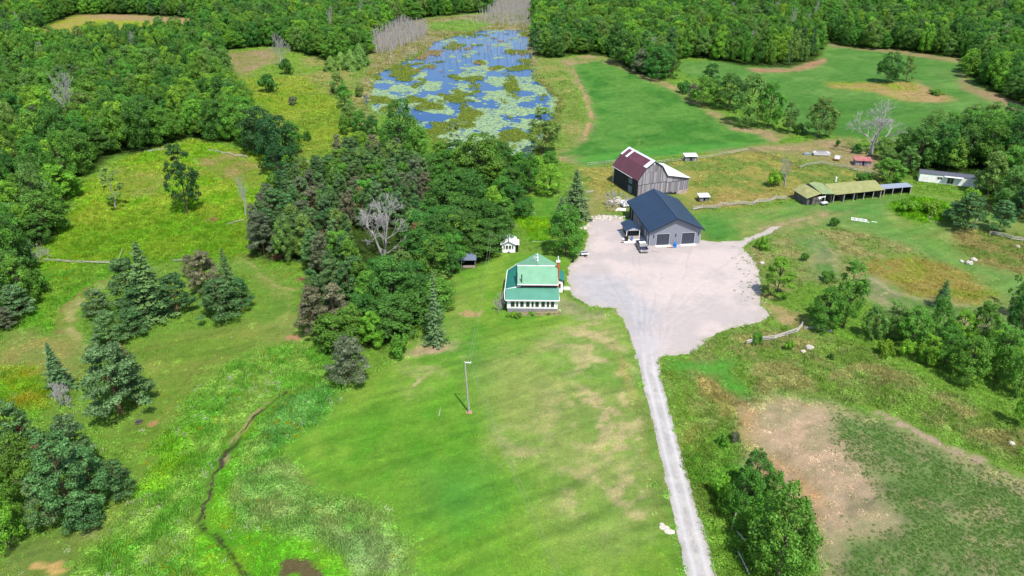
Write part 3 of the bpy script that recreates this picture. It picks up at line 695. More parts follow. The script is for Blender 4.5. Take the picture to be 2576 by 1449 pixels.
# lily pads and marsh islands on the pond
x0, y0 = PW.min(0); x1, y1 = PW.max(0)
n = 120000
X = rg.uniform(x0 - 3, x1 + 3, n); Y = rg.uniform(y0 - 5, y1 + 5, n)
d = sdist(PW, X + (fbm(X, Y, 9, 31, 3) - .5) * 8, Y + (fbm(X, Y, 9, 37, 3) - .5) * 10)
near = sst(330, 235, Y)
pad = fbm(X * .8, Y * .55, 5.5, 33, 5) + near * .17 - sst(340, 420, Y) * .12
isl = fbm(X + 40, Y * .6, 8, 39, 5) + sst(-10, -45, X) * .03
island = (isl + rg.normal(0, .03, n) > .62) & (d > -1); k = (pad + rg.normal(0, .022, n) > .545) & ~island & (d > 0)
lp = MB(); Xp, Yp = X[k], Y[k]; pn = len(Xp)
rr = rg.uniform(.16, .5, pn); hexa = np.arange(6) * PI / 3
hx = Xp[:, None] + rr[:, None] * 1.25 * np.cos(hexa + rr[:, None] * 9); hy = Yp[:, None] + rr[:, None] * np.sin(hexa + rr[:, None] * 9)
hz = np.repeat((-.285 + rg.uniform(0, .02, pn))[:, None], 6, 1)
me = bpy.data.meshes.new('lily_pads'); V = np.stack([hx, hy, hz], -1)
me.vertices.add(pn * 6); me.vertices.foreach_set('co', V.reshape(-1).astype('f')); me.loops.add(pn * 6); me.loops.foreach_set('vertex_index', np.arange(pn * 6, dtype='i'))
me.polygons.add(pn); me.polygons.foreach_set('loop_start', np.arange(0, pn * 6, 6, dtype='i')); me.polygons.foreach_set('loop_total', np.full(pn, 6, 'i'))
a_ = me.attributes.new('var', 'FLOAT', 'FACE'); a_.data.foreach_set('value', rg.uniform(.8, 1.15, pn).astype('f')); me.update(calc_edges=True)
me.materials.append(mat('lily_leaf', lin((158, 186, 128)) * .6, .6, var=.12, ns=.25, attr=True))
o = bpy.data.objects.new('lily_pads', me); COL.objects.link(o); tag(o, 'pale green lily pads floating over the blue pond', 'lily pads', kind='stuff')
k = island; Xi, Yi = X[k], Y[k]; n = len(Xi)
c = np.where((fbm(Xi, Yi, 10, 50, 3) > .52)[:, None] & (Yi > 370)[:, None], lin((166, 150, 104)), lin((132, 150, 62))) * .82 * rg.uniform(.75, 1.25, (n, 1))
k2 = rg.uniform(size=n) < .7; Xi, Yi, c = Xi[k2], Yi[k2], c[k2]; n = len(Xi)
s_ = rg.uniform(.8, 1.6, n)
scatter('marsh_sedge', np.stack([Xi, Yi, np.full(n, -.32)], 1), rg.uniform(0, 6.28, n), np.stack([s_, s_, s_ * .75], 1), rg.integers(0, 5, n), c, gp, 'olive sedge islands growing out of the pond', 'reeds')

# ------------------------------------------------------------------ trees: meshes
BARK = mat('bark', lin((120, 108, 92)) * .5, .9, var=.3, ns=2, bump=.4)
BARKP = mat('pine_bark', lin((150, 112, 88)) * .5, .9, var=.3, ns=2)
BIRCH = mat('pale_bark', lin((205, 200, 190)) * .6, .8, var=.2, ns=3)
DEADW = mat('weathered_dead_wood', lin((192, 186, 184)) * .62, .9, var=.15, ns=2)
LEAF = {
    'green': leaf_mat('leaves_green', lin((98, 150, 50)) * .8, .018, .2),
    'deep': leaf_mat('leaves_deep_green', lin((76, 126, 48)) * .8, .015, .2),
    'shade': leaf_mat('leaves_darkest_green', lin((62, 108, 52)) * .68, .012, .12),
    'bright': leaf_mat('leaves_bright', lin((126, 176, 50)) * .8, .015, .15),
    'olive': leaf_mat('leaves_olive', lin((112, 150, 68)) * .8, .02, .15),
    'grey': leaf_mat('leaves_grey_green', lin((134, 148, 110)) * .64, .02, .15),
    'pine': leaf_mat('needles_green', lin((98, 138, 76)) * .68, .02, .18, .12),
    'blue': leaf_mat('needles_blue_green', lin((108, 144, 88)) * .68, .015, .12, .12),
    'dark': leaf_mat('needles_dark', lin((80, 122, 66)) * .72, .02, .15, .1),
    'cedar': leaf_mat('cedar_foliage', lin((114, 156, 66)) * .8, .01, .15, .12),
    'brown': leaf_mat('needles_dead_brown', lin((172, 122, 88)) * .8, .02, .15, .1),
    'tan': leaf_mat('needles_faded', lin((134, 136, 100)) * .66, .02, .15, .1),
}
def limb_mesh(name, h, r0, limbs, m, rg_, lean=(0, 0), top=.8):
    b_ = MB(); k = 6; p = Vector((0, 0, -.2))
    pts = [p] + [Vector((lean[0] * t * h + rg_.normal(0, .12), lean[1] * t * h + rg_.normal(0, .12), h * top * t)) for t in np.linspace(.12, 1, k)]
    for i in range(k): b_.beam(pts[i], pts[i + 1], r0 * (1.25 if i == 0 else 1 - i / k * .8), 7, r0 * (1 - (i + 1) / k * .8))
    for (z, q) in limbs:
        a = pts[min(k, max(1, int(z / (h * top) * k)))]
        b_.beam(a, q, r0 * .38, 5, r0 * .1)
    return b_.mesh(name, m)

def broad(seed, h=12.0, r=4.6, nl=34, q=210, leaf=.24, base=.16, sparse=1.0, tall=False):
    """lumpy crown of leaf clusters round limb ends; returns crown mesh arrays and limb list"""
    g = np.random.default_rng(seed); V = []; va = []; limbs = []
    for i in range(nl):
        t = g.uniform(0, 1) ** .8
        z = h * (base + .1 + (.82 - base) * t)
        e = (z / h - base) / (1 - base); wdt = r * math.sqrt(max(.05, 1 - (2 * e - .78) ** 2 / 1.55)) * (1 - .38 * e ** 3)
        a = i * 2.399 + g.normal(0, .4); rr = wdt * math.sqrt(g.uniform(.18, 1)) * .84 * g.uniform(.85, 1.12)
        c_ = np.array([rr * math.cos(a), rr * math.sin(a), z]); lr = r * g.uniform(.12, .27) * (1.0 if e < .7 else .85)
        n_ = int(q * (lr / r / .28) ** 2 * sparse)
        d = g.normal(size=(n_, 3)); d /= np.linalg.norm(d, axis=1)[:, None]
        out = c_ - np.array([0, 0, h * .45]); out /= np.linalg.norm(out) + 1e-6
        d = d + out * .55 + np.array([0, 0, .3]); d /= np.linalg.norm(d, axis=1)[:, None]
        P = c_ + d * lr * np.array([1, 1, .8]) * g.uniform(.55, 1.25, (n_, 1))
        N = d + g.normal(0, .5, (n_, 3)) + np.array([0, 0, .25])
        V.append(leaf_quads(P, N, g, leaf * .75, leaf * 1.5)); va.append(np.full(n_, g.uniform(.74, 1.26)) * g.uniform(.8, 1.2, n_))
        if i % 5 == 0: limbs.append((z * .75, tuple(c_)))
    return np.concatenate(V), np.concatenate(va), limbs

def spruce(seed, h=14.0, r=2.6, layers=24, leaf=.135, power=.85, droop=.25, gap=0):
    g = np.random.default_rng(seed); V = []; va = []
    for k in range(layers):
        t = k / (layers - 1); z = h * (.06 + .92 * t); L = r * (1 - t) ** power * g.uniform(.78, 1.15) + .12
        nb = max(4, int(5 + 9 * (1 - t)))
        for j in range(nb):
            if g.uniform() < gap: continue
            a = 2 * PI * j / nb + k * 1.3 + g.normal(0, .3); l = L * g.uniform(.55, 1.2)
            m_ = int(8 + 42 * l / 2.6); s_ = g.uniform(.1, 1, m_) ** .8
            wd_ = .16 + .26 * l * .35 * (1 - s_ * .6)
            x_ = s_ * l; y_ = g.normal(0, 1, m_) * wd_ * .7; z_ = -droop * x_ + .16 * l * s_ ** 3 + g.normal(0, .07, m_)
            P = np.stack([x_ * math.cos(a) - y_ * math.sin(a), x_ * math.sin(a) + y_ * math.cos(a), z + z_], 1)
            N = np.array([math.cos(a) * .5, math.sin(a) * .5, 1.0]) + g.normal(0, .35, (m_, 3))
            V.append(leaf_quads(P, N, g, leaf * .7, leaf * 1.45)); va.append(np.full(m_, g.uniform(.78, 1.22)) * g.uniform(.85, 1.15, m_))
    return np.concatenate(V), np.concatenate(va), []

def pine(seed, h=11.0, r=3.4, nb=80, leaf=.15):
    g = np.random.default_rng(seed); V = []; va = []; limbs = []
    for i in range(nb):
        t = g.uniform(0, 1); z = h * (.16 + .8 * t); L = r * (1 - t * .8) ** .75 * g.uniform(.55, 1.1)
        a = g.uniform(0, 2 * PI); c_ = np.array([L * math.cos(a), L * math.sin(a), z + L * .12]); lr = r * g.uniform(.13, .3) * (1 - .3 * t)
        m_ = int(150 * (lr / 1) ** 1.4) + 50
        d = g.normal(size=(m_, 3)); d[:, 2] = d[:, 2] * .8 + .25; d /= np.linalg.norm(d, axis=1)[:, None]
        P = c_ + d * lr * np.array([1.1, 1.1, .55]) * g.uniform(.5, 1.25, (m_, 1))
        V.append(leaf_quads(P, d + g.normal(0, .5, (m_, 3)), g, leaf * .5, leaf * 1.35)); va.append(np.full(m_, g.uniform(.75, 1.25)) * g.uniform(.85, 1.15, m_))
        if i % 4 == 0: limbs.append((z * .92, tuple(c_)))
    return np.concatenate(V), np.concatenate(va), limbs

def cedar(seed, h=9.0, r=2.4):
    g = np.random.default_rng(seed); n_ = 5200
    t = g.uniform(0, 1, n_) ** 1.25; a = g.uniform(0, 2 * PI, n_)
    rr = r * np.minimum(1, (1 - t) ** .62 * 1.15) * (1 + .12 * np.sin(a * 5 + t * 9) + .1 * np.sin(a * 3 - t * 15)) * g.uniform(.84, 1.04, n_)
    P = np.stack([rr * np.cos(a), rr * np.sin(a), .2 + t * h], 1); N = np.stack([np.cos(a), np.sin(a), np.full(n_, .5)], 1) + g.normal(0, .35, (n_, 3))
    return leaf_quads(P, N, g, .13, .26), g.uniform(.75, 1.2, n_), []

def bush(seed, h=3.0, r=2.0, nl=12, q=120, leaf=.15):
    g = np.random.default_rng(seed); V = []; va = []
    for i in range(nl):
        a = g.uniform(0, 2 * PI); rr = r * math.sqrt(g.uniform(0, 1)) * .75; z = h * g.uniform(.12, .75) * (1 - .35 * (rr / r) ** 2)
        c_ = np.array([rr * math.cos(a), rr * math.sin(a), z]); lr = r * g.uniform(.26, .42)
        d = g.normal(size=(q, 3)); d[:, 2] += .4; d /= np.linalg.norm(d, axis=1)[:, None]
        P = c_ + d * lr * g.uniform(.75, 1.1, (q, 1)); P[:, 2] = np.maximum(P[:, 2], .05)
        V.append(leaf_quads(P, d + g.normal(0, .45, (q, 3)), g, leaf * .7, leaf * 1.5)); va.append(np.full(q, g.uniform(.78, 1.22)) * g.uniform(.8, 1.2, q))
    return np.concatenate(V), np.concatenate(va), []

def dead_wood(seed, h=9.0, spread=.5, depth=5, r0=.24, stems=1, m=None, fine=.62):
    g = np.random.default_rng(seed); b_ = MB()
    def grow(p, d, L, r_, k):
        q = p + d * L; b_.beam(p, q, r_, 4 if k > 1 else 6, r_ * .62)
        if k >= depth: return
        for i in range(3 if k < 2 else int(g.integers(2, 4))):
            nd = (d + Vector(g.normal(0, spread, 3)) + Vector((0, 0, .12))).normalized()
            grow(p + d * L * g.uniform(.6, 1), nd, L * fine * g.uniform(.8, 1.25), max(.022, r_ * .55), k + 1)
    for i in range(stems):
        grow(Vector((g.normal(0, .15) * (stems > 1), g.normal(0, .15) * (stems > 1), -.2)), Vector((g.normal(0, .12 * stems), g.normal(0, .12 * stems), 1)).normalized(), h * .34, r0, 0)
    return b_.mesh('bare_limbs', m or DEADW)

KIND = {}
def reg(kind, h, r, gens, barkm, trunk_r, top=.8):
    out = []
    for i, (V, va, limbs) in enumerate(gens):
        crown = quads_mesh('crown', V, va, LEAF['green'])
        tr = limb_mesh('trunk', h, trunk_r, limbs, barkm, np.random.default_rng(i + 50), top=top)
        out.append((crown, tr))
    KIND[kind] = (h, r, out)
reg('broad', 12, 4.6, [broad(s, 12.0, 4.6, 88, 190, .16, .03) for s in (1, 2, 3, 4, 5, 6)], BARK, .24)
reg('tallbroad', 14, 3.6, [broad(s, 14, 3.6, 74, 160, .155, .04) for s in (11, 12, 13)], BARK, .2)
reg('thin', 11, 2.4, [broad(s, 11, 2.4, 16, 90, .2, .25, .9) for s in (21, 22)], BIRCH, .14, .9)
reg('spruce', 14, 2.6, [spruce(s) for s in (1, 2)], BARK, .2, .95)
reg('pine', 11, 3.4, [pine(s) for s in (1, 2, 3, 4)], BARKP, .19, .92)
reg('cedar', 9, 2.4, [cedar(s) for s in (1, 2)], BARK, .15, .8)
reg('bush', 3, 2, [bush(s) for s in (1, 2, 3)], BARK, .06, .5)
DEAD = {'elm': (14, 5.5, [dead_wood(3, 14, .4, 7, .34, 2, None, .7)]), 'snag': (9, 2.2, [dead_wood(s, 11, .24, 4, .26, 1, None, .5) for s in (5, 6)]),
        'scrub': (3, 2.2, [dead_wood(8, 4.2, .6, 5, .06, 5, None, .62)]), 'bare': (9, 4, [dead_wood(9, 12, .4, 5, .24, 2, None, .66)])}
OBJN = {'broad': 'broadleaf_tree', 'tallbroad': 'broadleaf_tree', 'thin': 'slender_tree', 'spruce': 'spruce_tree', 'pine': 'pine_tree', 'cedar': 'cedar_tree', 'bush': 'shrub',
        'elm': 'dead_tree', 'snag': 'dead_tree', 'scrub': 'bare_shrub', 'bare': 'dead_tree'}
CATN = {'bush': 'shrub', 'scrub': 'shrub'}
cnt = 0
def tree(kind, X, Y, h, r, matk, label, group=None, rz=None, tilt=None):
    global cnt; cnt += 1
    z = float(terr(X, Y))
    rz = (cnt * 2.1) % 6.28 if rz is None else rz
    e = empty(OBJN[kind], X, Y, z, rz, label, CATN.get(kind, 'tree'), group)
    if tilt: e.rotation_euler = (tilt[0], tilt[1], rz)
    if kind in DEAD:
        H0, R0, ms = DEAD[kind]
        o = bpy.data.objects.new('branches', ms[cnt % len(ms)]); COL.objects.link(o); o.parent = e
    else:
        H0, R0, ms = KIND[kind]
        cr, tr = ms[cnt % len(ms)]
        o = bpy.data.objects.new('crown', cr); COL.objects.link(o); o.parent = e
        o.material_slots[0].link = 'OBJECT'; o.material_slots[0].material = LEAF[matk]
        o = bpy.data.objects.new('trunk' if kind != 'bush' else 'stem', tr); COL.objects.link(o); o.parent = e
    e.scale = (r / R0, r / R0, h / H0)
    return e

def tree_px(kind, x, yb, yt, wpx, matk, label, group=None, **k):
    X, Y = at(x, yb)
    lo, hi = .3, 40
    for i in range(30):
        mid = (lo + hi) / 2
        if proj_y(Y - (wpx / 2 / scale_at(yb)) * .15, mid) > yt: lo = mid
        else: hi = mid
    h = lo; r = wpx / 2 / scale_at(yb) * .94
    if kind in ('broad', 'tallbroad', 'bush', 'pine', 'cedar'):    # the foot of a crown hides the trunk: the crown's near edge meets the ground line
        Y += r * .45; h *= .98
    return tree(kind, X, Y, h, r, matk, label, group, **k)

T = tree_px
T('broad', 1423, 652, 515, 108, 'green', 'dense round tree between the green-roofed house and the gravel lot')
T('spruce', 1447, 547, 428, 92, 'blue', 'dark spruce beside the thin white pole behind the round tree')
T('spruce', 1412, 562, 498, 58, 'blue', 'small blue-green spruce touching the back of the dense round tree')
T('spruce', 1097, 866, 684, 66, 'blue', 'tall narrow spruce standing alone at the left edge of the lawn')
T('bush', 998, 905, 838, 66, 'green', 'small round bright green tree in front of the grove, left of the lone spruce')
T('broad', 888, 876, 775, 82, 'green', 'low leafy tree at the front foot of the grove, nearest the silvery shrub')
T('broad', 935, 882, 787, 74, 'bright', 'low leafy tree at the front foot of the grove, beside the small round tree')
T('pine', 878, 972, 868, 118, 'grey', 'silvery half-bare bush at the edge of the front lawn')
T('tallbroad', 465, 543, 352, 84, 'shade', 'tall dark poplar alone in the left meadow', rz=.4)
T('thin', 290, 522, 408, 72, 'olive', 'leaning pale-barked birch at the edge of the left wood', tilt=(0, -.22))
T('bare', 617, 540, 455, 40, 'tan', 'small bare dead tree between the poplar and the pine wood')
T('broad', 652, 392, 272, 116, 'shade', 'dark tree at the left of the clump splitting the two left meadows', 'dark trees dividing the meadows')
T('broad', 702, 448, 284, 118, 'shade', 'tallest dark tree of the clump splitting the two left meadows', 'dark trees dividing the meadows')
T('tallbroad', 700, 480, 362, 80, 'shade', 'foremost dark tree of the clump splitting the two left meadows', 'dark trees dividing the meadows')
T('tallbroad', 737, 392, 300, 52, 'green', 'right-hand tree of the clump splitting the two left meadows', 'dark trees dividing the meadows')
T('tallbroad', 742, 340, 318, 26, 'shade', 'short pointed dark tree right of the clump splitting the two left meadows', 'dark trees dividing the meadows')
T('broad', 676, 410, 300, 90, 'shade', 'middle dark tree of the clump splitting the two left meadows', 'dark trees dividing the meadows')
T('broad', 622, 372, 262, 84, 'green', 'tree behind the left of the clump splitting the two left meadows', 'dark trees dividing the meadows')
T('bush', 667, 236, 188, 58, 'deep', 'round dark bush alone in the upper meadow')
T('bush', 733, 266, 240, 32, 'grey', 'small grey bush in the middle of the upper meadow')
T('bush', 772, 356, 322, 22, 'deep', 'tiny dark bush beside the clump in the upper meadow')
T('bush', 716, 190, 148, 42, 'deep', 'dark bush right under the dead tree of the upper meadow')
T('elm', 712, 168, 92, 46, '', 'grey dead tree at the top of the upper meadow')
for i, (x, yb, yt, w_) in enumerate(((905, 168, 110, 44), (882, 178, 126, 46), (858, 172, 132, 40), (832, 180, 142, 38))):
    T('cedar', x, yb, yt, w_, 'cedar', ('smooth conical cedar nearest the pond', 'second cedar from the pond, broadest of the row', 'third cedar from the pond', 'fourth cedar, at the meadow end of the row')[i] + ' at the head of the upper meadow', 'cedars at the pond')
for i, (x, yb, yt, w_, k, m_) in enumerate(((850, 242, 178, 44, 'tallbroad', 'olive'), (866, 276, 212, 52, 'broad', 'green'), (838, 232, 205, 22, 'spruce', 'dark'), (880, 322, 258, 58, 'broad', 'olive'), (862, 340, 285, 46, 'bush', 'green'), (905, 335, 278, 52, 'broad', 'green'), (935, 345, 292, 50, 'broad', 'deep'), (900, 245, 215, 34, 'bush', 'olive'), (975, 372, 310, 60, 'broad', 'green'), (905, 385, 330, 60, 'broad', 'bright'))):
    T(k, x, yb, yt, w_, m_, 'bank ' + ('tree' if k != 'bush' else 'bush') + (' highest up', ' second from the top', ', small dark spire', ' with olive leaves midway', ' low and round', ' with green leaves midway', ' with deep green leaves', ' hugging the water', ' beside the big pond tree', ' lowest and brightest')[i] + ' on the left side of the pond', 'trees on the left pond bank')
T('broad', 1008, 402, 250, 104, 'deep', 'large dark tree at the lower left shore of the pond')
T('broad', 1052, 412, 318, 74, 'green', 'leafy tree right of the large dark shore tree')
T('spruce', 1003, 430, 340, 30, 'tan', 'half-dead grey spruce in front of the large shore tree')
T('thin', 1142, 392, 308, 42, 'olive', 'slim see-through tree against the near end of the pond')
T('tallbroad', 1367, 392, 266, 92, 'olive', 'grey-green willow at the lower right corner of the pond')
T('broad', 1207, 474, 336, 150, 'green', 'huge spreading maple in front of the near shore of the pond')
T('broad', 1155, 455, 375, 70, 'bright', 'lighter tree left of the huge spreading maple')
T('broad', 1330, 492, 386, 66, 'green', 'upright tree between the huge maple and the vine-covered clump')
T('broad', 1384, 496, 416, 80, 'bright', 'yellow-green vine-covered clump behind the dark spruce')
T('bush', 1300, 425, 380, 58, 'green', 'shrub on the pond shore left of the willow')
T('bush', 1345, 432, 385, 54, 'bright', 'shrub on the pond shore right below the willow')
T('broad', 1385, 420, 382, 50, 'green', 'low tree on the pond shore right of the willow')
T('bush', 1230, 425, 385, 50, 'olive', 'shrub on the pond shore behind the huge maple')
for i, (x, yb, yt, w_, k, m_) in enumerate(((1120, 560, 445, 112, 'broad', 'deep'), (1185, 560, 442, 112, 'broad', 'deep'), (1262, 540, 452, 84, 'broad', 'green'), (1224, 602, 505, 84, 'broad', 'deep'), (1165, 640, 530, 112, 'broad', 'deep'), (1100, 655, 548, 104, 'broad', 'deep'), (1092, 710, 600, 100, 'broad', 'green'), (1132, 700, 622, 66, 'broad', 'deep'), (1060, 640, 560, 70, 'broad', 'olive'), (980, 800, 660, 140, 'broad', 'deep'), (1050, 800, 690, 96, 'broad', 'deep'), (925, 800, 690, 86, 'broad', 'green'), (1010, 722, 640, 90, 'broad', 'olive'), (1240, 560, 470, 60, 'broad', 'bright'), (1205, 622, 560, 60, 'broad', 'green'), (1150, 652, 580, 62, 'broad', 'deep'), (1205, 640, 575, 50, 'broad', 'deep'))):
    T(k, x, yb, yt, w_, m_, 'grove tree ' + ('at the back left', 'at the back centre, below the huge maple', 'at the back right by the garden grass', 'overhanging the small white shed', 'at the centre with the darkest crown', 'left of the centre by the dead tree', 'above the dark open shed, lighter green', 'right behind the dark open shed', 'olive, touching the dead tree', 'broadest, front mass behind the round tree', 'right front, behind the lone spruce', 'left front, beside the pines', 'olive, behind the front mass', 'brightest, at the rear right edge', 'small, left of the white shed', 'low, shading the dark open shed from the left', 'low, shading the dark open shed from the right')[i], 'broadleaf trees of the grove left of the house')
for x, yb, yt, w_, l in ((706, 600, 545, 26, 'rust-brown dead pine at the left of the plantation'), (912, 560, 470, 24, 'rust-brown dead pine high in the middle of the plantation'), (815, 640, 575, 22, 'small rust-brown dead pine in the centre of the plantation'), (1048, 640, 560, 30, 'rust-brown dead pine right of the large silver dead tree')):
    T('pine', x, yb, yt, w_, 'brown', l)
T('elm', 962, 646, 508, 130, '', 'large silver dead tree between the pine wood and the grove')
T('spruce', 1020, 610, 545, 44, 'dark', 'dark spruce just right of the large dead tree')
# clumps of the left meadow
for x, yb, yt, w_, k, m_, l in ((385, 795, 612, 138, 'spruce', 'pine', 'tallest dark pine of the big left clump'), (325, 790, 655, 104, 'pine', 'pine', 'left shoulder pine of the big left clump'), (440, 800, 700, 96, 'pine', 'dark', 'right foot pine of the big left clump'), (360, 815, 720, 120, 'pine', 'dark', 'front foot pine of the big left clump'),
        (242, 806, 735, 74, 'pine', 'blue', 'bluish low pine left of the big left clump'), (272, 880, 795, 88, 'pine', 'pine', 'pine in front of the big left clump, lowest'), (330, 850, 788, 84, 'pine', 'dark', 'dark pine in front of the big left clump'),
        (585, 772, 626, 74, 'spruce', 'pine', 'spire of the second left clump'), (517, 748, 642, 92, 'pine', 'tan', 'faded half-dead pine of the second left clump'), (552, 812, 718, 116, 'pine', 'pine', 'broad pine at the foot of the second left clump'), (608, 785, 705, 60, 'pine', 'dark', 'right-hand pine of the second left clump'), (478, 700, 645, 48, 'pine', 'tan', 'small faded pine left behind the second left clump'),
        (154, 978, 865, 78, 'spruce', 'blue', 'blue spruce alone between the meadow and the big round pine'), (288, 1062, 882, 168, 'pine', 'blue', 'big round blue-green pine in the lower left'), (335, 1030, 905, 96, 'pine', 'pine', 'darker pine joined to the right of the big round pine'), (300, 905, 872, 40, 'pine', 'brown', 'rust-brown dead pine top behind the big round pine'),
        (40, 1180, 1028, 118, 'pine', 'pine', 'pine at the left edge above the lowest clump'), (72, 1160, 1062, 44, 'pine', 'brown', 'rust-brown dying pine in the lower left clump'), (190, 1205, 1066, 112, 'pine', 'blue', 'top pine of the lower left clump'), (172, 1335, 1110, 158, 'pine', 'pine', 'largest pine of the lower left clump'),
        (235, 1290, 1150, 116, 'pine', 'pine', 'right-centre pine of the lower left clump'), (296, 1262, 1176, 88, 'pine', 'dark', 'rightmost pine of the lower left clump'), (112, 1335, 1215, 104, 'pine', 'blue', 'front pine of the lower left clump'), (130, 1200, 1110, 60, 'pine', 'tan', 'faded grey-brown pine in the lower left clump'),
        (210, 1345, 1262, 104, 'pine', 'dark', 'lowest pine of the lower left clump')):
    T(k, x, yb, yt, w_, m_, l)
for x, yb, yt, w_, k, m_, l in ((60, 1280, 1110, 128, 'broad', 'green', 'leafy green tree left of the lowest pine clump'), (12, 1400, 1262, 104, 'broad', 'bright', 'bright leafy tree at the lower left edge'), (20, 1330, 1200, 90, 'broad', 'green', 'leafy tree at the left edge above the bright one'),
        (30, 725, 655, 74, 'broad', 'green', 'leafy tree at the corner of the left wood'), (92, 748, 688, 58, 'bush', 'green', 'rounded bush at the front corner of the left wood'), (40, 802, 728, 88, 'pine', 'blue', 'bluish conifer at the front corner of the left wood'), (12, 832, 780, 60, 'pine', 'grey', 'grey half-bare conifer lowest on the left edge'),
        (2100, 573, 550, 28, 'bush', 'deep', 'dark little bush by the white planks on the grass'), (1918, 632, 594, 44, 'bush', 'bright', 'bright bush just right of the gravel track'), (1906, 868, 832, 34, 'bush', 'green', 'small leafy tree at the near end of the broken rail fence'), (1986, 886, 860, 28, 'bush', 'bright', 'yellow-green bush right of the broken rail fence'), (2090, 908, 890, 22, 'bush', 'deep', 'tiny dark bush in the dry meadow'),
        (2086, 712, 680, 44, 'bush', 'green', 'low bush left of the tall twin-headed tree'), (2025, 660, 638, 24, 'bush', 'green', 'tiny bush by the mown loop'), (1817, 1128, 1094, 38, 'bush', 'green', 'small round bush between the drive and the crop field'), (1850, 1115, 1085, 30, 'bush', 'grey', 'pale thistly bush at the crop field corner'),
        (2364, 775, 706, 54, 'spruce', 'dark', 'small dark conifer at the head of the right thicket')):
    T(k, x, yb, yt, w_, m_, l)
T('tallbroad', 1958, 757, 652, 84, 'bright', 'airy bright tree casting its shadow on the gravel lot')
T('tallbroad', 2128, 835, 652, 92, 'green', 'tall twin-headed tree right of the gravel lot')
T('broad', 2082, 838, 735, 100, 'green', 'fuller tree at the left foot of the tall twin-headed tree')
for i, (x, yb, yt, w_, k, m_) in enumerate(((2200, 862, 775, 72, 'broad', 'olive'), (2252, 858, 768, 84, 'broad', 'olive'), (2300, 882, 778, 96, 'broad', 'green'), (2358, 870, 758, 84, 'broad', 'green'), (2385, 930, 835, 104, 'broad', 'green'), (2440, 975, 860, 104, 'broad', 'green'), (2472, 880, 768, 84, 'broad', 'green'), (2520, 965, 830, 112, 'broad', 'green'), (2562, 880, 722, 84, 'broad', 'deep'), (2538, 770, 682, 30, 'thin', 'green'), (2560, 800, 712, 50, 'broad', 'deep'), (2420, 870, 790, 76, 'broad', 'bright'), (2565, 1010, 900, 84, 'broad', 'green'), (2340, 925, 850, 66, 'broad', 'bright'), (2570, 1082, 985, 52, 'broad', 'bright'), (2500, 930, 840, 70, 'broad', 'bright'), (2230, 900, 850, 50, 'bush', 'bright'), (2285, 905, 862, 50, 'bush', 'bright'))):
    T(k, x, yb, yt, w_, m_, 'thicket ' + ('shrub' if k == 'bush' else 'tree') + (' leftmost, olive', ' second from the left, olive', ' third from the left', ' behind the middle, under the dark conifer', ' in the middle of the front', ' bulging lowest at the front', ' at the rear centre', ' large, right of the front bulge', ' tall and dark at the right edge', ' very slender, poking out at the top right', ' dark, behind the slender one', ' bright, in the middle', ' at the right edge, lower', ' bright, low at the front left', ' bright, lowest on the right edge', ' bright, right of the middle', ' bright and low at the left front', ' bright and low, second at the left front')[i] + ', right of the lot', 'thicket right of the gravel lot')
# behind the long shed
for i, (x, yb, yt, w_, k, m_) in enumerate(((2313, 432, 322, 92, 'broad', 'deep'), (2372, 428, 312, 96, 'broad', 'deep'), (2432, 424, 318, 92, 'broad', 'deep'), (2395, 432, 345, 90, 'broad', 'green'), (2490, 432, 302, 104, 'broad', 'green'), (2556, 440, 292, 110, 'broad', 'deep'), (2285, 440, 372, 62, 'broad', 'olive'), (2350, 350, 300, 60, 'broad', 'green'), (2450, 360, 285, 80, 'broad', 'green'))):
    T(k, x, yb, yt, w_, m_, 'dark grove tree ' + ('first on the left', 'second from the left', 'third from the left', 'filling the middle front', 'fourth, above the white trailer', 'at the right edge', 'low, at the left corner', 'peeping over the back left', 'peeping over the back right')[i] + ' behind the white trailer', 'maples behind the white trailer')
for x, yb, yt, w_, k, m_, l in ((2494, 500, 385, 88, 'broad', 'olive', 'pale leafy tree hiding the right end of the white trailer'), (2545, 540, 420, 96, 'broad', 'olive', 'old spreading tree on the far right with a dark bare trunk'), (2444, 522, 475, 50, 'bush', 'bright', 'bright bush in front of the white trailer'), (2440, 585, 498, 104, 'pine', 'dark', 'dark green pine group leader right of the long shed'), (2395, 560, 512, 50, 'pine', 'dark', 'small dark pine left of the big dark pine'), (2520, 590, 510, 72, 'pine', 'pine', 'greyish pine right of the big dark pine'),
        (2568, 560, 470, 60, 'pine', 'dark', 'dark pine cut by the right edge of the picture'), (2350, 545, 500, 58, 'bush', 'bright', 'lime-green bush below the long shed'), (2290, 540, 508, 56, 'bush', 'bright', 'lime-green bush nearest the long shed'),
        (2242, 468, 405, 92, 'broad', 'green', 'leafy tree behind the right end of the long shed'), (2180, 462, 432, 50, 'bush', 'green', 'shrub behind the middle of the long shed'), (2222, 405, 345, 56, 'broad', 'olive', 'small olive tree right of the big dead elm'), (2156, 388, 360, 26, 'bush', 'deep', 'dark bush at the foot of the big dead elm'), (2240, 428, 380, 60, 'broad', 'olive', 'olive tree between the dead elm and the maples'),
        (1953, 474, 432, 50, 'bush', 'bright', 'light leafy bush beside the bare grey tree in the paddock'), (2068, 352, 246, 86, 'broad', 'olive', 'rounded olive tree alone at the edge of the far field'), (2012, 338, 305, 40, 'bush', 'deep', 'low bush left of the rounded olive tree'), (2238, 212, 128, 74, 'broad', 'deep', 'larger dark tree on the island of weeds in the far field'), (2283, 208, 138, 40, 'tallbroad', 'olive', 'narrower tree joined to the right of the dark one in the far field'), (2360, 240, 222, 42, 'bush', 'green', 'low bush on the island of weeds in the far field'), (2108, 560 - 190, 352, 14, 'bush', 'deep', 'tiny bush left of the dead elm')):
    T(k, x, yb, yt, w_, m_, l)
T('bare', 1973, 473, 403, 40, '', 'bare grey tree in the paddock behind the garage')
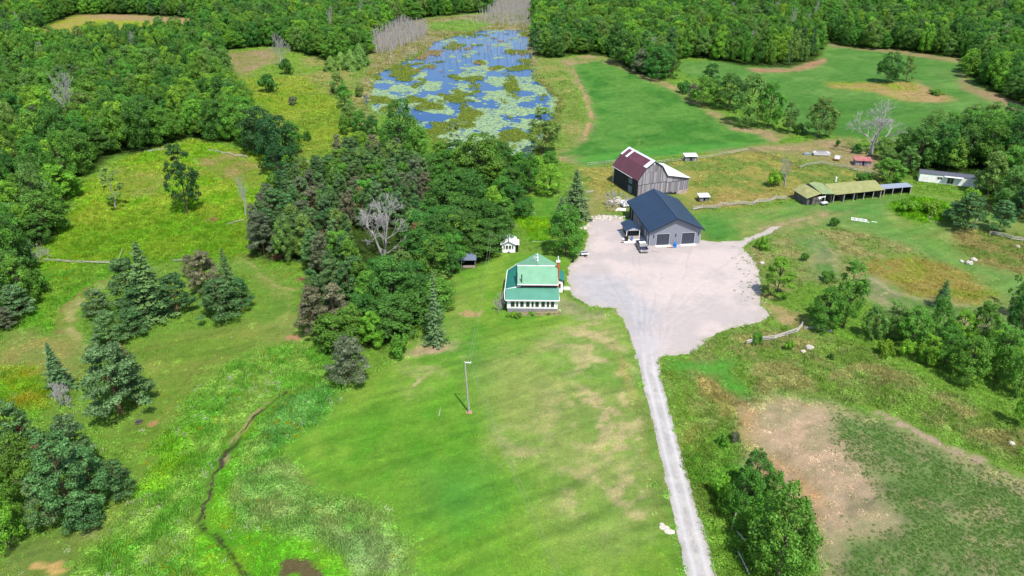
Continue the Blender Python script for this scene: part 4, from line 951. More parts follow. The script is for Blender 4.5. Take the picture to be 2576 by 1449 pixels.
T('elm', 2186, 388, 272, 122, '', 'huge silver dead elm at the edge of the far field')
T('bare', 1640, 165, 100, 46, '', 'silver dead tree at the corner of the hay field')
T('bare', 1900, 150, 85, 40, '', 'dead tree sticking out of the wood above the right fields')
T('bare', 190, 330, 190, 80, '', 'dead pale tree inside the left wood')
T('scrub', 92, 652, 600, 60, '', 'tangled bare shrub at the corner of the left wood')
T('scrub', 160, 1018, 940, 60, '', 'bare brown shrub beside the blue spruce')
T('scrub', 1262, 778, 722, 48, '', 'round bare shrub at the left wall of the house')
T('scrub', 1555, 520, 470, 60, '', 'fine grey bare shrub between the barn and the garage')
for i, (x, yb, yt, w_, k, m_) in enumerate(((1570, 166, 76, 84, 'broad', 'deep'), (1617, 188, 122, 66, 'broad', 'grey'), (1655, 204, 118, 74, 'broad', 'deep'), (1690, 200, 140, 46, 'tallbroad', 'deep'), (1724, 236, 196, 44, 'bush', 'deep'), (1788, 240, 156, 58, 'tallbroad', 'deep'), (1772, 270, 192, 76, 'broad', 'green'), (1838, 278, 186, 96, 'broad', 'deep'), (1888, 322, 186, 102, 'broad', 'olive'), (1936, 328, 205, 76, 'broad', 'green'), (1985, 338, 252, 48, 'tallbroad', 'olive'), (1752, 255, 212, 50, 'bush', 'grey'))):
    T(k, x, yb, yt, w_, m_, 'field-strip ' + ('bush' if k == 'bush' else 'tree') + (' darkest and nearest the pond end', ' greyish, next to the darkest one', ' round, before the gap', ' upright, last before the gap', ' low, after the gap', ' pointed, standing behind', ' leafy, left of the middle', ' dark, in the middle', ' biggest, olive, casting a shadow on bare soil', ' green, right of the biggest', ' narrow, at the right end', ' grey, left of the middle')[i] + ', between the two fields', 'trees between the hay fields')
for x, yb, yt, w_, k, m_, l in ((1970, 1478, 1268, 196, 'broad', 'green', 'largest round maple at the bottom right'), (1898, 1262, 1146, 96, 'broad', 'deep', 'dark tree at the top of the clump beside the crop field'), (1872, 1335, 1195, 104, 'broad', 'green', 'leafy tree between the dark top tree and the largest maple'), (1940, 1305, 1195, 84, 'broad', 'green', 'leafy tree right of centre in the clump beside the crop field'), (1818, 1262, 1192, 70, 'bush', 'bright', 'bright low shrub on the drive side of the clump')):
    T(k, x, yb, yt, w_, m_, l)

# ------------------------------------------------------------------ woods
def poisson(P, d0, d1, holes=(), lo=0, hi=1100, seed=1):
    g = np.random.default_rng(seed); x0, y0 = P.min(0); x1, y1 = P.max(0); y0 = max(y0, lo); y1 = min(y1, hi)
    s_ = d0; X, Y = np.meshgrid(np.arange(x0, x1, s_), np.arange(y0, y1, s_ * .87))
    X = X + (np.arange(X.shape[0]) % 2)[:, None] * s_ * .5
    X = X + g.uniform(-.3, .3, X.shape) * s_; Y = Y + g.uniform(-.3, .3, Y.shape) * s_
    X, Y = X.ravel(), Y.ravel(); k = (np.abs(X) < Y * .66 + 32)
    k[k] = sdist(P, X[k], Y[k]) > 0
    for h_ in holes:
        k[k] = sdist(h_, X[k], Y[k]) < -1
    return X[k], Y[k]

ORD = ['nearest', 'second nearest', 'third nearest', 'fourth nearest', 'fifth nearest', 'sixth nearest', 'seventh nearest', 'eighth nearest', 'ninth nearest', 'tenth nearest', 'eleventh nearest', 'twelfth nearest', 'thirteenth nearest', 'fourteenth nearest', 'fifteenth nearest', 'sixteenth nearest', 'seventeenth nearest', 'eighteenth nearest', 'nineteenth nearest', 'twentieth nearest', 'twenty-first nearest', 'twenty-second nearest']
ADJ = {'grey': 'grey-green', 'shade': 'darkest green', 'green': 'mid-green', 'deep': 'dark green', 'bright': 'yellow-green', 'olive': 'olive', 'pine': 'green', 'blue': 'blue-green', 'dark': 'very dark', 'tan': 'faded brownish', 'brown': 'rust-brown', '': 'leafless'}
NOUN = {'spruce': 'spruce', 'broad': 'leafy tree', 'tallbroad': 'tall leafy tree', 'pine': 'pine', 'bush': 'bush', 'bare': 'bare tree'}
MARKS = [('the leaning birch', 290, 522), ('the tall poplar', 465, 543), ('the tangled bare shrub', 92, 652), ('the dark meadow clump', 640, 380), ('the upper meadow dead tree', 712, 168), ('the left edge of the photo', 0, 560), ('the pale dead tree', 190, 330),
         ('the cedars at the pond', 880, 175), ('the far marsh', 1345, 130), ('the hay field corner', 1560, 150), ('the bare soil bend', 2060, 140), ('the far field pair', 2250, 130), ('the upper right field', 2440, 180), ('the right edge of the photo', 2576, 400), ('the white mobile home', 2360, 470),
         ('the dead elm', 2186, 400), ('the large silver dead tree', 962, 600), ('the fallen red pine top', 700, 648), ('the small rusty brush heap', 757, 705), ('the silvery rail fence', 775, 410), ('the small bare tree', 625, 560), ('the huge spreading maple', 1207, 474), ('the half-dead grey spruce', 1003, 430),
         ('the woodshed', 1177, 660), ('the white garden shed', 1280, 620), ('the lone front spruce', 1097, 830), ('the silvery half-bare bush', 878, 900)]
def wood_labels(X, Y, ch, mix, where):
    L = [W([(m_[1], m_[2])])[0] for m_ in MARKS]; out = [None] * len(X); d = {}
    for i in range(len(X)):
        ds = [math.hypot(X[i] - l[0], Y[i] - l[1]) for l in L]; j = int(np.argmin(ds)); d.setdefault((j, int(ch[i])), []).append((ds[j], i))
    for (j, c_), v in d.items():
        for k, (_, i) in enumerate(sorted(v)):
            out[i] = '%s %s %s, %s to %s' % (ADJ[mix[c_][1]], NOUN[mix[c_][0]], where, ORD[min(k, len(ORD) - 1)], MARKS[j][0])
    return out

def wood(P, step, holes, mix, label, group, stuffname, hrange, seed, keep=300, far_mix=None):
    X, Y = poisson(P, step, 0, holes, seed=seed); g = np.random.default_rng(seed)
    order = np.argsort(Y); X, Y = X[order], Y[order]
    kinds = [m_[0] for m_ in mix]; pr = np.array([m_[2] for m_ in mix]); pr = pr / pr.sum()
    ch = g.choice(len(mix), len(X), p=pr)
    hh = g.uniform(*hrange, len(X)) * (.85 + .3 * fbm(X, Y, 40, seed)); rr = step * g.uniform(.44, .92, len(X))
    n_ = min(keep, len(X))
    LB_ = wood_labels(X[:n_], Y[:n_], ch[:n_], mix, {'left_wood': 'in the wood', 'right_wood': 'in the wood', 'pine_wood': 'in the plantation', 'grove_rest': 'in the shady grove', 'right_grove': 'in the grove'}[stuffname])
    for i in range(n_):
        kd, mk, _ = mix[ch[i]]; label_i = LB_[i]
        rad = rr[i] * (.75 if kd in ('tallbroad', 'pine') else .45 if kd in ('thin', 'spruce', 'bare', 'snag') else 1)
        if kd == 'bush': tree(kd, X[i], Y[i], hh[i] * .4, rr[i] * .7, mk, label_i, group)
        else: tree(kd, X[i], Y[i], hh[i], rad, mk, label_i, group)
    if len(X) > n_:
        ms = []
        for kd, mk, _ in mix:
            H0, R0, lst = DEAD[kd] if kd in DEAD else KIND[kd]
            if kd in DEAD: ms.append((lst[0], None, H0, R0))
            else:
                for q_ in (0, 1): ms.append((lst[q_ % len(lst)][0], LEAF[mk], H0, R0))
        cp = bpy.data.collections.new(stuffname)
        spans = []; j = 0
        for kd, mk, _ in mix:
            c_ = 1 if kd in DEAD else 2; spans.append((j, c_)); j += c_
        for q_, (me, lm, H0, R0) in enumerate(ms):
            if lm is not None:
                me = me.copy(); me.materials.clear(); me.materials.append(lm)
            o = bpy.data.objects.new('%s_%02d' % (stuffname, q_), me); cp.objects.link(o)
        Xs, Ys, cs, hs, rs = X[n_:], Y[n_:], ch[n_:], hh[n_:], rr[n_:]
        idx = np.array([spans[a][0] + int(g.integers(0, spans[a][1])) for a in cs])
        H0 = np.array([ms[a][2] for a in idx]); R0 = np.array([ms[a][3] for a in idx])
        f = np.array([.75 if mix[a][0] in ('tallbroad', 'pine') else .45 if mix[a][0] in ('thin', 'spruce', 'bare', 'snag') else 1 for a in cs])
        sc = np.stack([rs * f / R0, rs * f / R0, hs / H0], 1)
        scatter(stuffname, np.stack([Xs, Ys, np.zeros(len(Xs))], 1), g.uniform(0, 6.28, len(Xs)), sc, idx, np.ones((len(Xs), 3)), cp, label.split(' in ')[0] + ' massed far off in ' + label.split(' in ', 1)[1], 'wood')
    return len(X)

MIXW = [('broad', 'green', .5), ('broad', 'deep', .17), ('broad', 'bright', .17), ('broad', 'olive', .1), ('tallbroad', 'green', .12), ('tallbroad', 'deep', .06), ('pine', 'pine', .03), ('spruce', 'dark', .03), ('bare', '', .012)]
n1 = wood(W(WOOD_L), 6.6, [W(HOLE_L)], MIXW, 'leafy tree in the dense broadleaf wood left of the pond', 'trees of the left wood', 'left_wood', (8, 17), 3, 62)
n2 = wood(W(WOOD_R), 6.6, [], MIXW, 'leafy tree in the dense broadleaf wood right of the pond', 'trees of the right wood', 'right_wood', (8, 17), 4, 26)
n3 = wood(W(PINES), 4.9, [W([(900, 590), (1025, 590), (1025, 690), (900, 690)])], [('pine', 'pine', .4), ('pine', 'blue', .1), ('pine', 'dark', .06), ('pine', 'grey', .1), ('pine', 'tan', .07), ('broad', 'olive', .1), ('broad', 'green', .07)], 'plantation tree in the mixed pine wood left of the grove', 'trees of the pine wood', 'pine_wood', (8.5, 11.5), 5, 300)
n4 = wood(W(GROVE), 6.5, [], [('broad', 'deep', .5), ('broad', 'green', .3), ('bush', 'olive', .2)], 'filling tree in the shaded inside of the grove by the house', 'filling trees of the grove', 'grove_rest', (6, 9), 6, 300)
n5 = wood(W(WOOD_E), 7, [W([(2290, 470), (2290, 420), (2460, 420), (2470, 470)])], [('broad', 'deep', .4), ('broad', 'green', .4), ('broad', 'olive', .2)], 'leafy tree in the grove on the right beyond the trailer', 'trees of the right grove', 'right_grove', (9, 13), 7, 34)
print('woods', n1, n2, n3, n4, n5)
# drowned trees of the marsh
g = np.random.default_rng(12)
for P, dens, n_keep in ((W([(925, 128), (935, 85), (1010, 60), (1075, 70), (1070, 100), (1000, 125), (960, 140)]), 2.0, 80), (W([(1170, 60), (1230, 30), (1345, 10), (1348, 150), (1330, 75), (1240, 66)]), 4.0, 50), (W([(960, 150), (1080, 110), (1340, 80), (1343, 190), (1250, 140), (1050, 165)]), 8.5, 50), (W([(1225, 40), (1245, -90), (1345, -90), (1345, 40)]), 2.6, 0)):
    X, Y = poisson(P, dens, 0, seed=int(dens * 10)); o_ = np.argsort(Y); X, Y = X[o_], Y[o_]
    for i in range(min(n_keep, len(X))):
        h_ = g.uniform(5, 11); tree('snag', X[i], Y[i], h_, g.uniform(.7, 1.5), '', 'grey drowned tree trunk standing in the marsh at the far end of the pond', 'drowned trees in the marsh')
    if len(X) > n_keep:
        cp = bpy.data.collections.new('snags'); cp.objects.link(bpy.data.objects.new('snag_a', DEAD['snag'][2][0])); cp.objects.link(bpy.data.objects.new('snag_b', DEAD['snag'][2][1]))
        X, Y = X[n_keep:], Y[n_keep:]; q_ = len(X); h_ = g.uniform(5, 11, q_)
        scatter('drowned_trees', np.stack([X, Y, np.zeros(q_)], 1), g.uniform(0, 6.28, q_), np.stack([h_ * .05, h_ * .05, h_ / 9], 1), g.integers(0, 2, q_), np.ones((q_, 3)), cp, 'grey mass of drowned tree trunks at the far end of the pond', 'dead trees')

# ------------------------------------------------------------------ buildings
M = {}
M['green_roof_low'] = mat('mid_green_metal_roof', lin((84, 162, 136)) * .54, .5, var=.12, ns=.6, spec=.5)
M['green_roof'] = mat('green_metal_roof', lin((136, 194, 156)) * .55, .5, var=.1, ns=.6, spec=.5)
M['white'] = mat('white_paint', (.78, .77, .75), .6, var=.06, ns=1.5)
M['stone'] = mat('foundation_stone', lin((150, 146, 148)) * .7, .9, var=.3, ns=5, bump=.5)
M['glass'] = mat('window_glass', (.03, .035, .03), .08, var=.3, ns=1, spec=.8)
M['brick'] = mat('red_brick', lin((196, 96, 66)) * .7, .85, var=.25, ns=9)
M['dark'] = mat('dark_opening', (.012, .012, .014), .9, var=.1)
M['maroon'] = mat('maroon_metal', lin((112, 66, 76)) * .66, .5, var=.14, ns=.5, spec=.4, attr=True)
M['galv'] = mat('galvanised_metal', lin((226, 228, 232)) * .8, .4, var=.07, ns=.8, spec=.5)
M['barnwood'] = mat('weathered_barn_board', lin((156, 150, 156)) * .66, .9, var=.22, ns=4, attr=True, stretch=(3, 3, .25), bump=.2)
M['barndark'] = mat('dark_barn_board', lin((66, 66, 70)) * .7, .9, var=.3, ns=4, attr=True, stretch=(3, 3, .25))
M['navy'] = mat('navy_metal_roof', lin((46, 66, 92)) * .62, .42, var=.12, ns=.5, spec=.5)
M['navytrim'] = mat('navy_trim', lin((30, 42, 58)) * .7, .5, var=.05)
M['grey'] = mat('grey_siding', lin((146, 149, 160)) * .72, .6, var=.04, ns=1, stretch=(1, 1, 1))
M['greylight'] = mat('light_grey_trim', lin((186, 188, 196)) * .72, .6, var=.04)
M['door'] = mat('charcoal_door', lin((70, 74, 88)) * .7, .45, var=.06)
M['concrete'] = mat('concrete', (.62, .61, .58), .9, var=.1, ns=1.5)
M['moss'] = mat('mossy_roof', lin((158, 160, 104)) * .62, .8, var=.16, ns=.9, attr=True)
M['shedwood'] = mat('old_grey_wood', lin((120, 112, 108)) * .6, .9, var=.3, ns=3, attr=True)
M['rail'] = mat('split_rail', lin((196, 190, 180)) * .62, .9, var=.2, ns=3, attr=True)
M['bluegreywall'] = mat('pale_blue_door', lin((150, 176, 190)) * .5, .7, var=.1)
M['rock'] = mat('pale_rock', lin((216, 208, 192)) * .62, .9, var=.2, ns=2)
M['wire'] = mat('wire', lin((150, 160, 130)) * .6, .6)
M['pole'] = mat('grey_pole', lin((190, 184, 172)) * .62, .85, var=.15, ns=2)

def ribs(b_, p0, p1, q0, q1, n, w_=.035, h_=.03):
    """raised seams running from edge p (p0..p1) up to edge q (q0..q1)"""
    p0, p1, q0, q1 = map(Vector, (p0, p1, q0, q1))
    for i in range(n + 1):
        t = i / n; a = p0.lerp(p1, t); c_ = q0.lerp(q1, t); u = (p1 - p0).normalized() * w_
        b_.add([a - u, a + u, c_ + u, c_ - u, a - u + Vector((0, 0, h_)), a + u + Vector((0, 0, h_)), c_ + u + Vector((0, 0, h_)), c_ - u + Vector((0, 0, h_))], [(4, 5, 6, 7), (0, 1, 5, 4), (1, 2, 6, 5), (2, 3, 7, 6), (3, 0, 4, 7)])

def window(parent, x0, x1, z0, z1, y, face='front', frame=.07, m='white', mull=False, pane=None):
    """window in a wall: frame proud of the wall, glass set behind it"""
    b_ = MB(); g_ = MB()
    def bx(B_, a0, a1, c0, c1, d0, d1):
        if face == 'front': B_.box(a0, a1, y - d1, y - d0, c0, c1)
        else: B_.box(y - d1, y - d0, a0, a1, c0, c1)
    bx(b_, x0, x0 + frame, z0, z1, -.02, .07); bx(b_, x1 - frame, x1, z0, z1, -.02, .07)
    bx(b_, x0 + frame, x1 - frame, z0, z0 + frame, -.02, .07); bx(b_, x0 + frame, x1 - frame, z1 - frame, z1, -.02, .07)
    if mull: bx(b_, (x0 + x1) / 2 - .03, (x0 + x1) / 2 + .03, z0 + frame, z1 - frame, -.02, .06)
    bx(g_, x0 + frame, x1 - frame, z0 + frame, z1 - frame, .004, .02)
    wd = b_.build('window', M[m], parent); g_.build('pane', pane or M['glass'], wd); return wd

# farmhouse: origin at the left front corner of the sunroom, x to the right, y to the back
hx, hy = at(1275.6, 786.7); hy += .1
H = empty('farmhouse', hx, hy, 0, R(-1), 'farmhouse with green metal roofs, white sunroom of nine windows and a brick chimney', 'house')
fl = .95
b_ = MB(); b_.box(.05, 10.1, .05, 2.3, 0, fl - .004); b_.build('foundation', M['stone'], H)
b_ = MB()
b_.box(0, 10.15, 0, .12, fl, 3.05); b_.box(-.0, .12, .12, 2.4, fl, 3.05); b_.box(10.03, 10.15, .12, 2.4, fl, 3.05); b_.build('sunroom_wall', M['white'], H)
for k, (a, c_) in enumerate(((275, 340), (350, 392), (408, 467), (490, 550), (567, 607), (620, 680), (705, 765), (780, 825), (838, 895))):
    window(H, (a - 235) / 70 + .1, (c_ - 235) / 70 + .1, 1.25, 2.66, 0)
b_ = MB(); b_.box(2.2, 10.0, 2.4, 11.0, 0, 5.45); b_.box(.2, 2.2, 2.4, 12.4, 0, 3.0)
b_.prism([(2.2, 5.45), (10.0, 5.45), (6.1, 7.85)], 10.85, 11.0)
b_.build('wall', mat('dark_red_siding', lin((112, 62, 66)) * .7, .8), H)  # one even dark red for the house walls
b_ = MB(); b_.slab([(-.25, -.45, 3.1), (10.4, -.45, 3.1), (10.4, 2.38, 4.62), (2.2, 2.38, 4.62), (-.45, 1.9, 4.35)], .1); o = b_.build('sunroom_roof', M['green_roof_low'], H)
b_ = MB(); ribs(b_, (-.2, -.44, 3.1), (10.35, -.44, 3.1), (-.2, 1.85, 4.33), (10.35, 2.36, 4.61), 27); q_ = b_.build('seam', M['green_roof_low'], o); q_['kind'] = 'stuff'
b_ = MB(); b_.slab([(-.55, 2.05, 3.15), (2.2, 2.45, 4.75), (2.2, 13.2, 4.75), (-.15, 13.0, 3.15)], .1)
GR2 = mat('dark_green_metal_roof', lin((44, 134, 116)) * .66, .45, var=.06, ns=.6, spec=.5)
o = b_.build('left_porch_roof', GR2, H)
b_ = MB(); ribs(b_, (-.5, 2.1, 3.15), (-.16, 12.9, 3.15), (2.18, 2.5, 4.75), (2.18, 13.1, 4.75), 24); q_ = b_.build('seam', GR2, o); q_['kind'] = 'stuff'
b_ = MB(); b_.box(-.32, 10.45, -.55, -.46, 2.93, 3.14); b_.box(10.41, 10.5, -.45, 2.4, 3.0, 3.2)
b_.beam((-.65, 1.95, 4.22), (3.0, 2.44, 4.8), .09, 4); b_.beam((-.62, 2.1, 3.1), (-.24, 13.1, 3.1), .08, 4); b_.beam((-.2, 13.1, 3.1), (2.2, 13.3, 4.75), .08, 4); b_.beam((-.42, -.45, 3.1), (-.6, 2.0, 3.9), .07, 4)
b_.build('gutter', M['white'], H)
# main roof: front slope, ridge across, and the rear gable roof with its ridge running back
b_ = MB(); b_.slab([(2.05, 1.75, 5.5), (10.2, 1.75, 5.5), (10.2, 6.0, 7.62), (2.05, 6.0, 7.62)], .12); o = b_.build('front_roof_slope', M['green_roof'], H)
b_ = MB(); ribs(b_, (2.1, 1.76, 5.5), (10.15, 1.76, 5.5), (2.1, 5.95, 7.62), (10.15, 5.95, 7.62), 20, .025, .02); q_ = b_.build('seam', M['green_roof'], o); q_['kind'] = 'stuff'
b_ = MB(); b_.slab([(1.9, 6.0, 5.5), (6.1, 6.0, 8.05), (6.1, 11.4, 8.05), (1.9, 11.4, 5.5)], .12); b_.slab([(6.1, 6.0, 8.05), (10.3, 6.0, 5.5), (10.3, 11.4, 5.5), (6.1, 11.4, 8.05)], .12); o = b_.build('rear_roof', M['green_roof'], H)
b_ = MB(); ribs(b_, (1.9, 6.1, 5.5), (1.9, 11.3, 5.5), (6.1, 6.1, 8.05), (6.1, 11.3, 8.05), 13, .025, .02); ribs(b_, (10.3, 6.1, 5.5), (10.3, 11.3, 5.5), (6.1, 6.1, 8.05), (6.1, 11.3, 8.05), 13, .025, .02); q_ = b_.build('seam', M['green_roof'], o); q_['kind'] = 'stuff'
b_ = MB(); b_.prism([(2.05, 5.5), (10.2, 5.5), (6.1, 8.0)], 5.98, 6.06); b_.build('gable_end', M['green_roof'], H)
b_ = MB(); b_.box(1.95, 10.3, 5.9, 6.1, 7.6, 7.7); b_.box(2.0, 10.25, 1.66, 1.75, 5.36, 5.52); b_.box(10.21, 10.29, 1.75, 5.9, 5.42, 5.5); b_.build('white_flashing', M['white'], H)
for y, s_, z in ((7.0, .16, 8.1), (8.3, .2, 8.1), (9.6, .14, 8.1)):
    b_ = MB(); b_.beam((6.1, y, z - .05), (6.1, y, z + .35), s_ * .6, 8); b_.beam((6.1, y, z + .35), (6.1, y, z + .5), s_ * 1.3, 8, s_ * .5); b_.build('roof_vent', M['white'], H)
b_ = MB(); b_.beam((5.7, 8.0, 7.8), (5.55, 8.0, 8.9), .04, 5); b_.beam((5.2, 8.0, 8.7), (5.9, 8.0, 8.85), .03, 4); b_.beam((5.2, 7.8, 8.4), (5.9, 8.2, 8.5), .03, 4); b_.build('aerial', M['galv'], H)
b_ = MB(); b_.beam((2.9, 2.2, 4.5), (2.9, 2.2, 7.3), .12, 8); b_.beam((2.9, 2.2, 7.3), (2.9, 2.2, 7.5), .18, 8, .1); b_.build('stove_pipe', mat('dark_pipe', (.06, .06, .065), .5), H)
b_ = MB(); b_.box(10.02, 10.55, 5.4, 6.1, 0, 8.5); b_.box(9.97, 10.6, 5.34, 6.16, 8.5, 8.75); o = b_.build('chimney', M['brick'], H)
b_ = MB(); b_.box(9.9, 10.66, 5.28, 6.22, 8.75, 8.87); b_.build('cap', M['white'], o)
b_ = MB(); b_.beam((10.28, 5.75, 8.87), (10.28, 5.75, 9.9), .11, 8); b_.build('flue', M['galv'], o)
b_ = MB(); b_.slab([(10.55, 8.6, 3.5), (11.9, 8.6, 2.9), (11.9, 13.2, 2.9), (10.0, 13.2, 3.6)], .1); b_.build('side_porch_roof', GR2, H)
b_ = MB(); b_.box(10.0, 11.6, 8.9, 13, 0, 2.75); b_.build('side_porch', M['white'], H)
window(H, 10.5, 11.2, 1.0, 2.2, 8.9)
b_ = MB(); b_.box(11.75, 11.85, 8.7, 8.8, 0, 2.95); b_.box(11.7, 11.78, 9.0, 12.8, 1.1, 2.6); b_.build('porch_screen', M['dark'], H)
b_ = MB(); b_.box(11.7, 13.2, 10.0, 11.2, 0, .22); b_.build('step', M['concrete'], H)
# berm and shrubs along the sunroom
rg_ = random.Random(3)
b_ = MB()
for i in range(26): b_.blob((3.0 + i * .3, -.35 - rg_.random() * .5, 0), (.55, .6, .25 + .022 * i), rg_)
b_.build('flower_bed', mat('bed_soil', lin((150, 140, 100)) * .6, .95), None, (hx, hy, 0)); tag(bpy.data.objects['flower_bed'], 'earth bed piled along the foundation in front of the sunroom', 'flower bed')
for i, (x, y, s_, m_, l) in enumerate(((1.3, -1.3, 1.1, 'bright', 'bright leafy plant at the left corner of the sunroom'), (2.1, -1.9, 1.0, 'green', 'leafy plant second from the left along the sunroom'), (5.0, -.9, .9, 'bright', 'bright leafy plant under the middle windows of the sunroom'), (.2, -1.6, .6, 'green', 'small plant left of the bright one at the sunroom corner'), (8.2, -.9, .5, 'olive', 'low dry plant under the right windows of the sunroom'))):
    tree('bush', hx + x, hy + y, s_, s_, m_, l)

# garage
gx0, gy0 = at((2240 + 935 / 4.83) * .6708, (680 + 1170 / 4.83) * .6708)
G = empty('garage', gx0, gy0, 0, R(6.7), 'long grey garage with navy metal roof and two dark overhead doors', 'garage')
GW, GL, GH, GR = 12.6, 19.2, 4.05, 6.95
sl_ = (GR - GH) / (GW / 2)
b_ = MB()
D1, D2 = (1.75, 4.85), (7.95, 11.1); DH = 2.95
prof_y = (0, .2)
for a, c_ in ((0, D1[0]), (D1[1], D2[0]), (D2[1], GW)): b_.box(a, c_, 0, .2, 0, DH)
b_.prism([(0, DH), (GW, DH), (GW, GH), (GW / 2, GR), (0, GH)], 0, .2)
b_.prism([(0, 0), (GW, 0), (GW, GH), (GW / 2, GR), (0, GH)], GL - .2, GL)
b_.box(0, .2, .2, GL - .2, 0, GH); b_.box(GW - .2, GW, .2, GL - .2, 0, GH); b_.box(.2, GW - .2, .2, GL - .2, -.02, .04)
b_.build('wall', M['grey'], G)
b_ = MB()
for k in range(1, 27):
    z = k * .15
    segs = [(0.02, D1[0] - .12), (D1[1] + .12, D2[0] - .12), (D2[1] + .12, GW - .02)] if z < DH + .1 else [(0.02, GW - .02)]
    for a, c_ in segs: b_.box(a, c_, -.012, 0, z - .008, z + .008)
    b_.box(-.012, 0, .1, GL - .1, z - .008, z + .008)
for k in range(27, 46):
    z = k * .15; ins_ = (z - GH) / sl_ + .25
    if ins_ < GW / 2 - .2: b_.box(ins_, GW - ins_, -.012, 0, z - .008, z + .008)
q_ = b_.build('siding_laps', M['grey'], G); q_['kind'] = 'stuff'
ov, ovg = .55, .75
zl = GH - ov * sl_
for nm, sx in (('roof_slope', 0), ('roof_slope', 1)):
    b_ = MB(); xe = -ov if sx == 0 else GW + ov
    pts = [(xe, -ovg, zl + .16), (GW / 2, -ovg, GR + .16), (GW / 2, GL + ovg, GR + .16), (xe, GL + ovg, zl + .16)]
    if sx: pts = pts[::-1]
    b_.slab(pts, .12); o = b_.build(nm, M['navy'], G)
    b_ = MB(); ribs(b_, (xe, -ovg + .1, zl + .16), (xe, GL + ovg - .1, zl + .16), (GW / 2, -ovg + .1, GR + .16), (GW / 2, GL + ovg - .1, GR + .16), 44, .015, .02); q_ = b_.build('seam', M['navy'], o); q_['kind'] = 'stuff'
b_ = MB(); b_.box(GW / 2 - .2, GW / 2 + .2, -ovg, GL + ovg, GR + .1, GR + .2); b_.build('ridge_cap', M['navy'], G)
b_ = MB()
for sx in (0, 1):
    xe = -ov if sx == 0 else GW + ov
    b_.prism([(xe, zl - .12), (GW / 2, GR - .12), (GW / 2, GR + .04), (xe, zl + .04)][:: (1 if sx == 0 else -1)], -ovg - .03, -ovg + .02)
    b_.box(min(xe, xe + (.1 if sx else -.1)), max(xe, xe + (.1 if sx else -.1)), -ovg, GL + ovg, zl - .1, zl + .12)
b_.build('fascia', M['navytrim'], G)
b_ = MB(); b_.prism([(-ov, zl + .02), (0, GH + .02), (GW / 2, GR + .02), (GW / 2, GR + .0), (0, GH), (-ov, zl)], -ovg + .02, -.02); b_.prism([(GW + ov, zl), (GW, GH), (GW / 2, GR), (GW / 2, GR + .02), (GW, GH + .02), (GW + ov, zl + .02)], -ovg + .02, -.02); b_.build('soffit', M['navytrim'], G)
b_ = MB(); b_.box(-.03, .12, -.03, 0, 0, GH); b_.box(GW - .12, GW + .03, -.03, 0, 0, GH)
for a, c_ in (D1, D2): b_.box(a - .12, a, -.04, 0, 0, DH + .12); b_.box(c_, c_ + .12, -.04, 0, 0, DH + .12); b_.box(a, c_, -.04, 0, DH, DH + .12)
b_.build('trim', M['greylight'], G)
for a, c_ in (D1, D2):
    d_ = MB(); d_.box(a, c_, .14, .16, 0, DH); dr = d_.build('overhead_door', M['door'], G)
    for k in range(4):
        p_ = MB(); z0 = k * DH / 4; p_.box(a + .02, c_ - .02, .09, .14, z0 + .02, z0 + DH / 4 - .02); p_.build('door_panel', M['door'], dr)
for x in (.95, 6.4, 12.0):
    l_ = MB(); l_.box(x - .07, x + .07, -.16, -.014, 2.2, 2.75); l_.box(x - .1, x + .1, -.2, -.014, 2.75, 2.8); l_.build('wall_lamp', M['dark'], G)
for a, c_ in ((3.6, 4.2), (8.3, 8.8), (9.8, 10.3)): window(G, a, c_, 1.2, 2.6, 0, face='side', m='white')
b_ = MB(); b_.box(-.06, -.013, 1.0, 1.95, .05, 2.15); o = b_.build('side_door', M['white'], G)
b_ = MB(); b_.box(-.1, -.06, 1.1, 1.16, 1.0, 1.1); b_.build('handle', M['dark'], o)
for y in (14.6, 16.8):
    d_ = MB(); d_.box(-.05, -.013, y, y + 1.7, .05, 3.2); o = d_.build('tall_side_door', M['dark'], G)
    t_ = MB(); t_.box(-.09, -.013, y - .14, y - .01, .05, 3.3); t_.build('door_frame', M['greylight'], o)
b_ = MB()
for a, c_ in (D1, D2): b_.box(a - .3, c_ + .3, -1.1, -.05, 0, .09)
b_.box(-.9, -.03, .3, 6.2, 0, .09)
b_.build('apron', M['concrete'], G)
# side porch of the garage
b_ = MB(); b_.box(-5.4, -.95, 2.1, 9.6, 0, .1); b_.build('porch_slab', M['concrete'], G)
px0, px1, py0, py1 = -4.6, -1.25, 4.4, 9.2
pm = (px0 + px1) / 2
b_ = MB(); b_.slab([(px0 - .3, py0 - .4, 2.5), (pm, py0 - .4, 3.35), (pm, py1, 3.35), (px0 - .3, py1, 2.5)], .1); b_.build('porch_roof', M['navy'], G)
b_ = MB(); b_.slab([(pm, py0 - .4, 3.35), (px1 + .3, py0 - .4, 2.5), (px1 + .3, py1, 2.5), (pm, py1, 3.35)], .1); b_.build('porch_roof', M['navy'], G)
b_ = MB(); b_.prism([(px0 - .2, 2.38), (px1 + .2, 2.38), (px1 + .2, 2.46), (pm, 3.24), (px0 - .2, 2.46)], py0 - .3, py0 - .22); b_.build('porch_gable', M['greylight'], G)
for x in (px0, px1 - .14):
    b_ = MB(); b_.box(x, x + .14, py0 - .3, py0 - .16, .1, 2.38); b_.build('porch_post', M['white'], G)
b_ = MB(); b_.box(px0 + .3, px1 - .3, py0 + 1.2, py1 - .1, .1, 2.3); b_.build('porch_room', M['door'], G)
b_ = MB(); b_.box(px0 + .14, px1 - .14, py0 - .28, py0 - .2, .1, .95); b_.box(px0, px0 + .08, py0 - .1, py1 - 1, .1, .95); b_.build('porch_railing', mat('tan_board', lin((206, 188, 176)) * .6, .8), G)

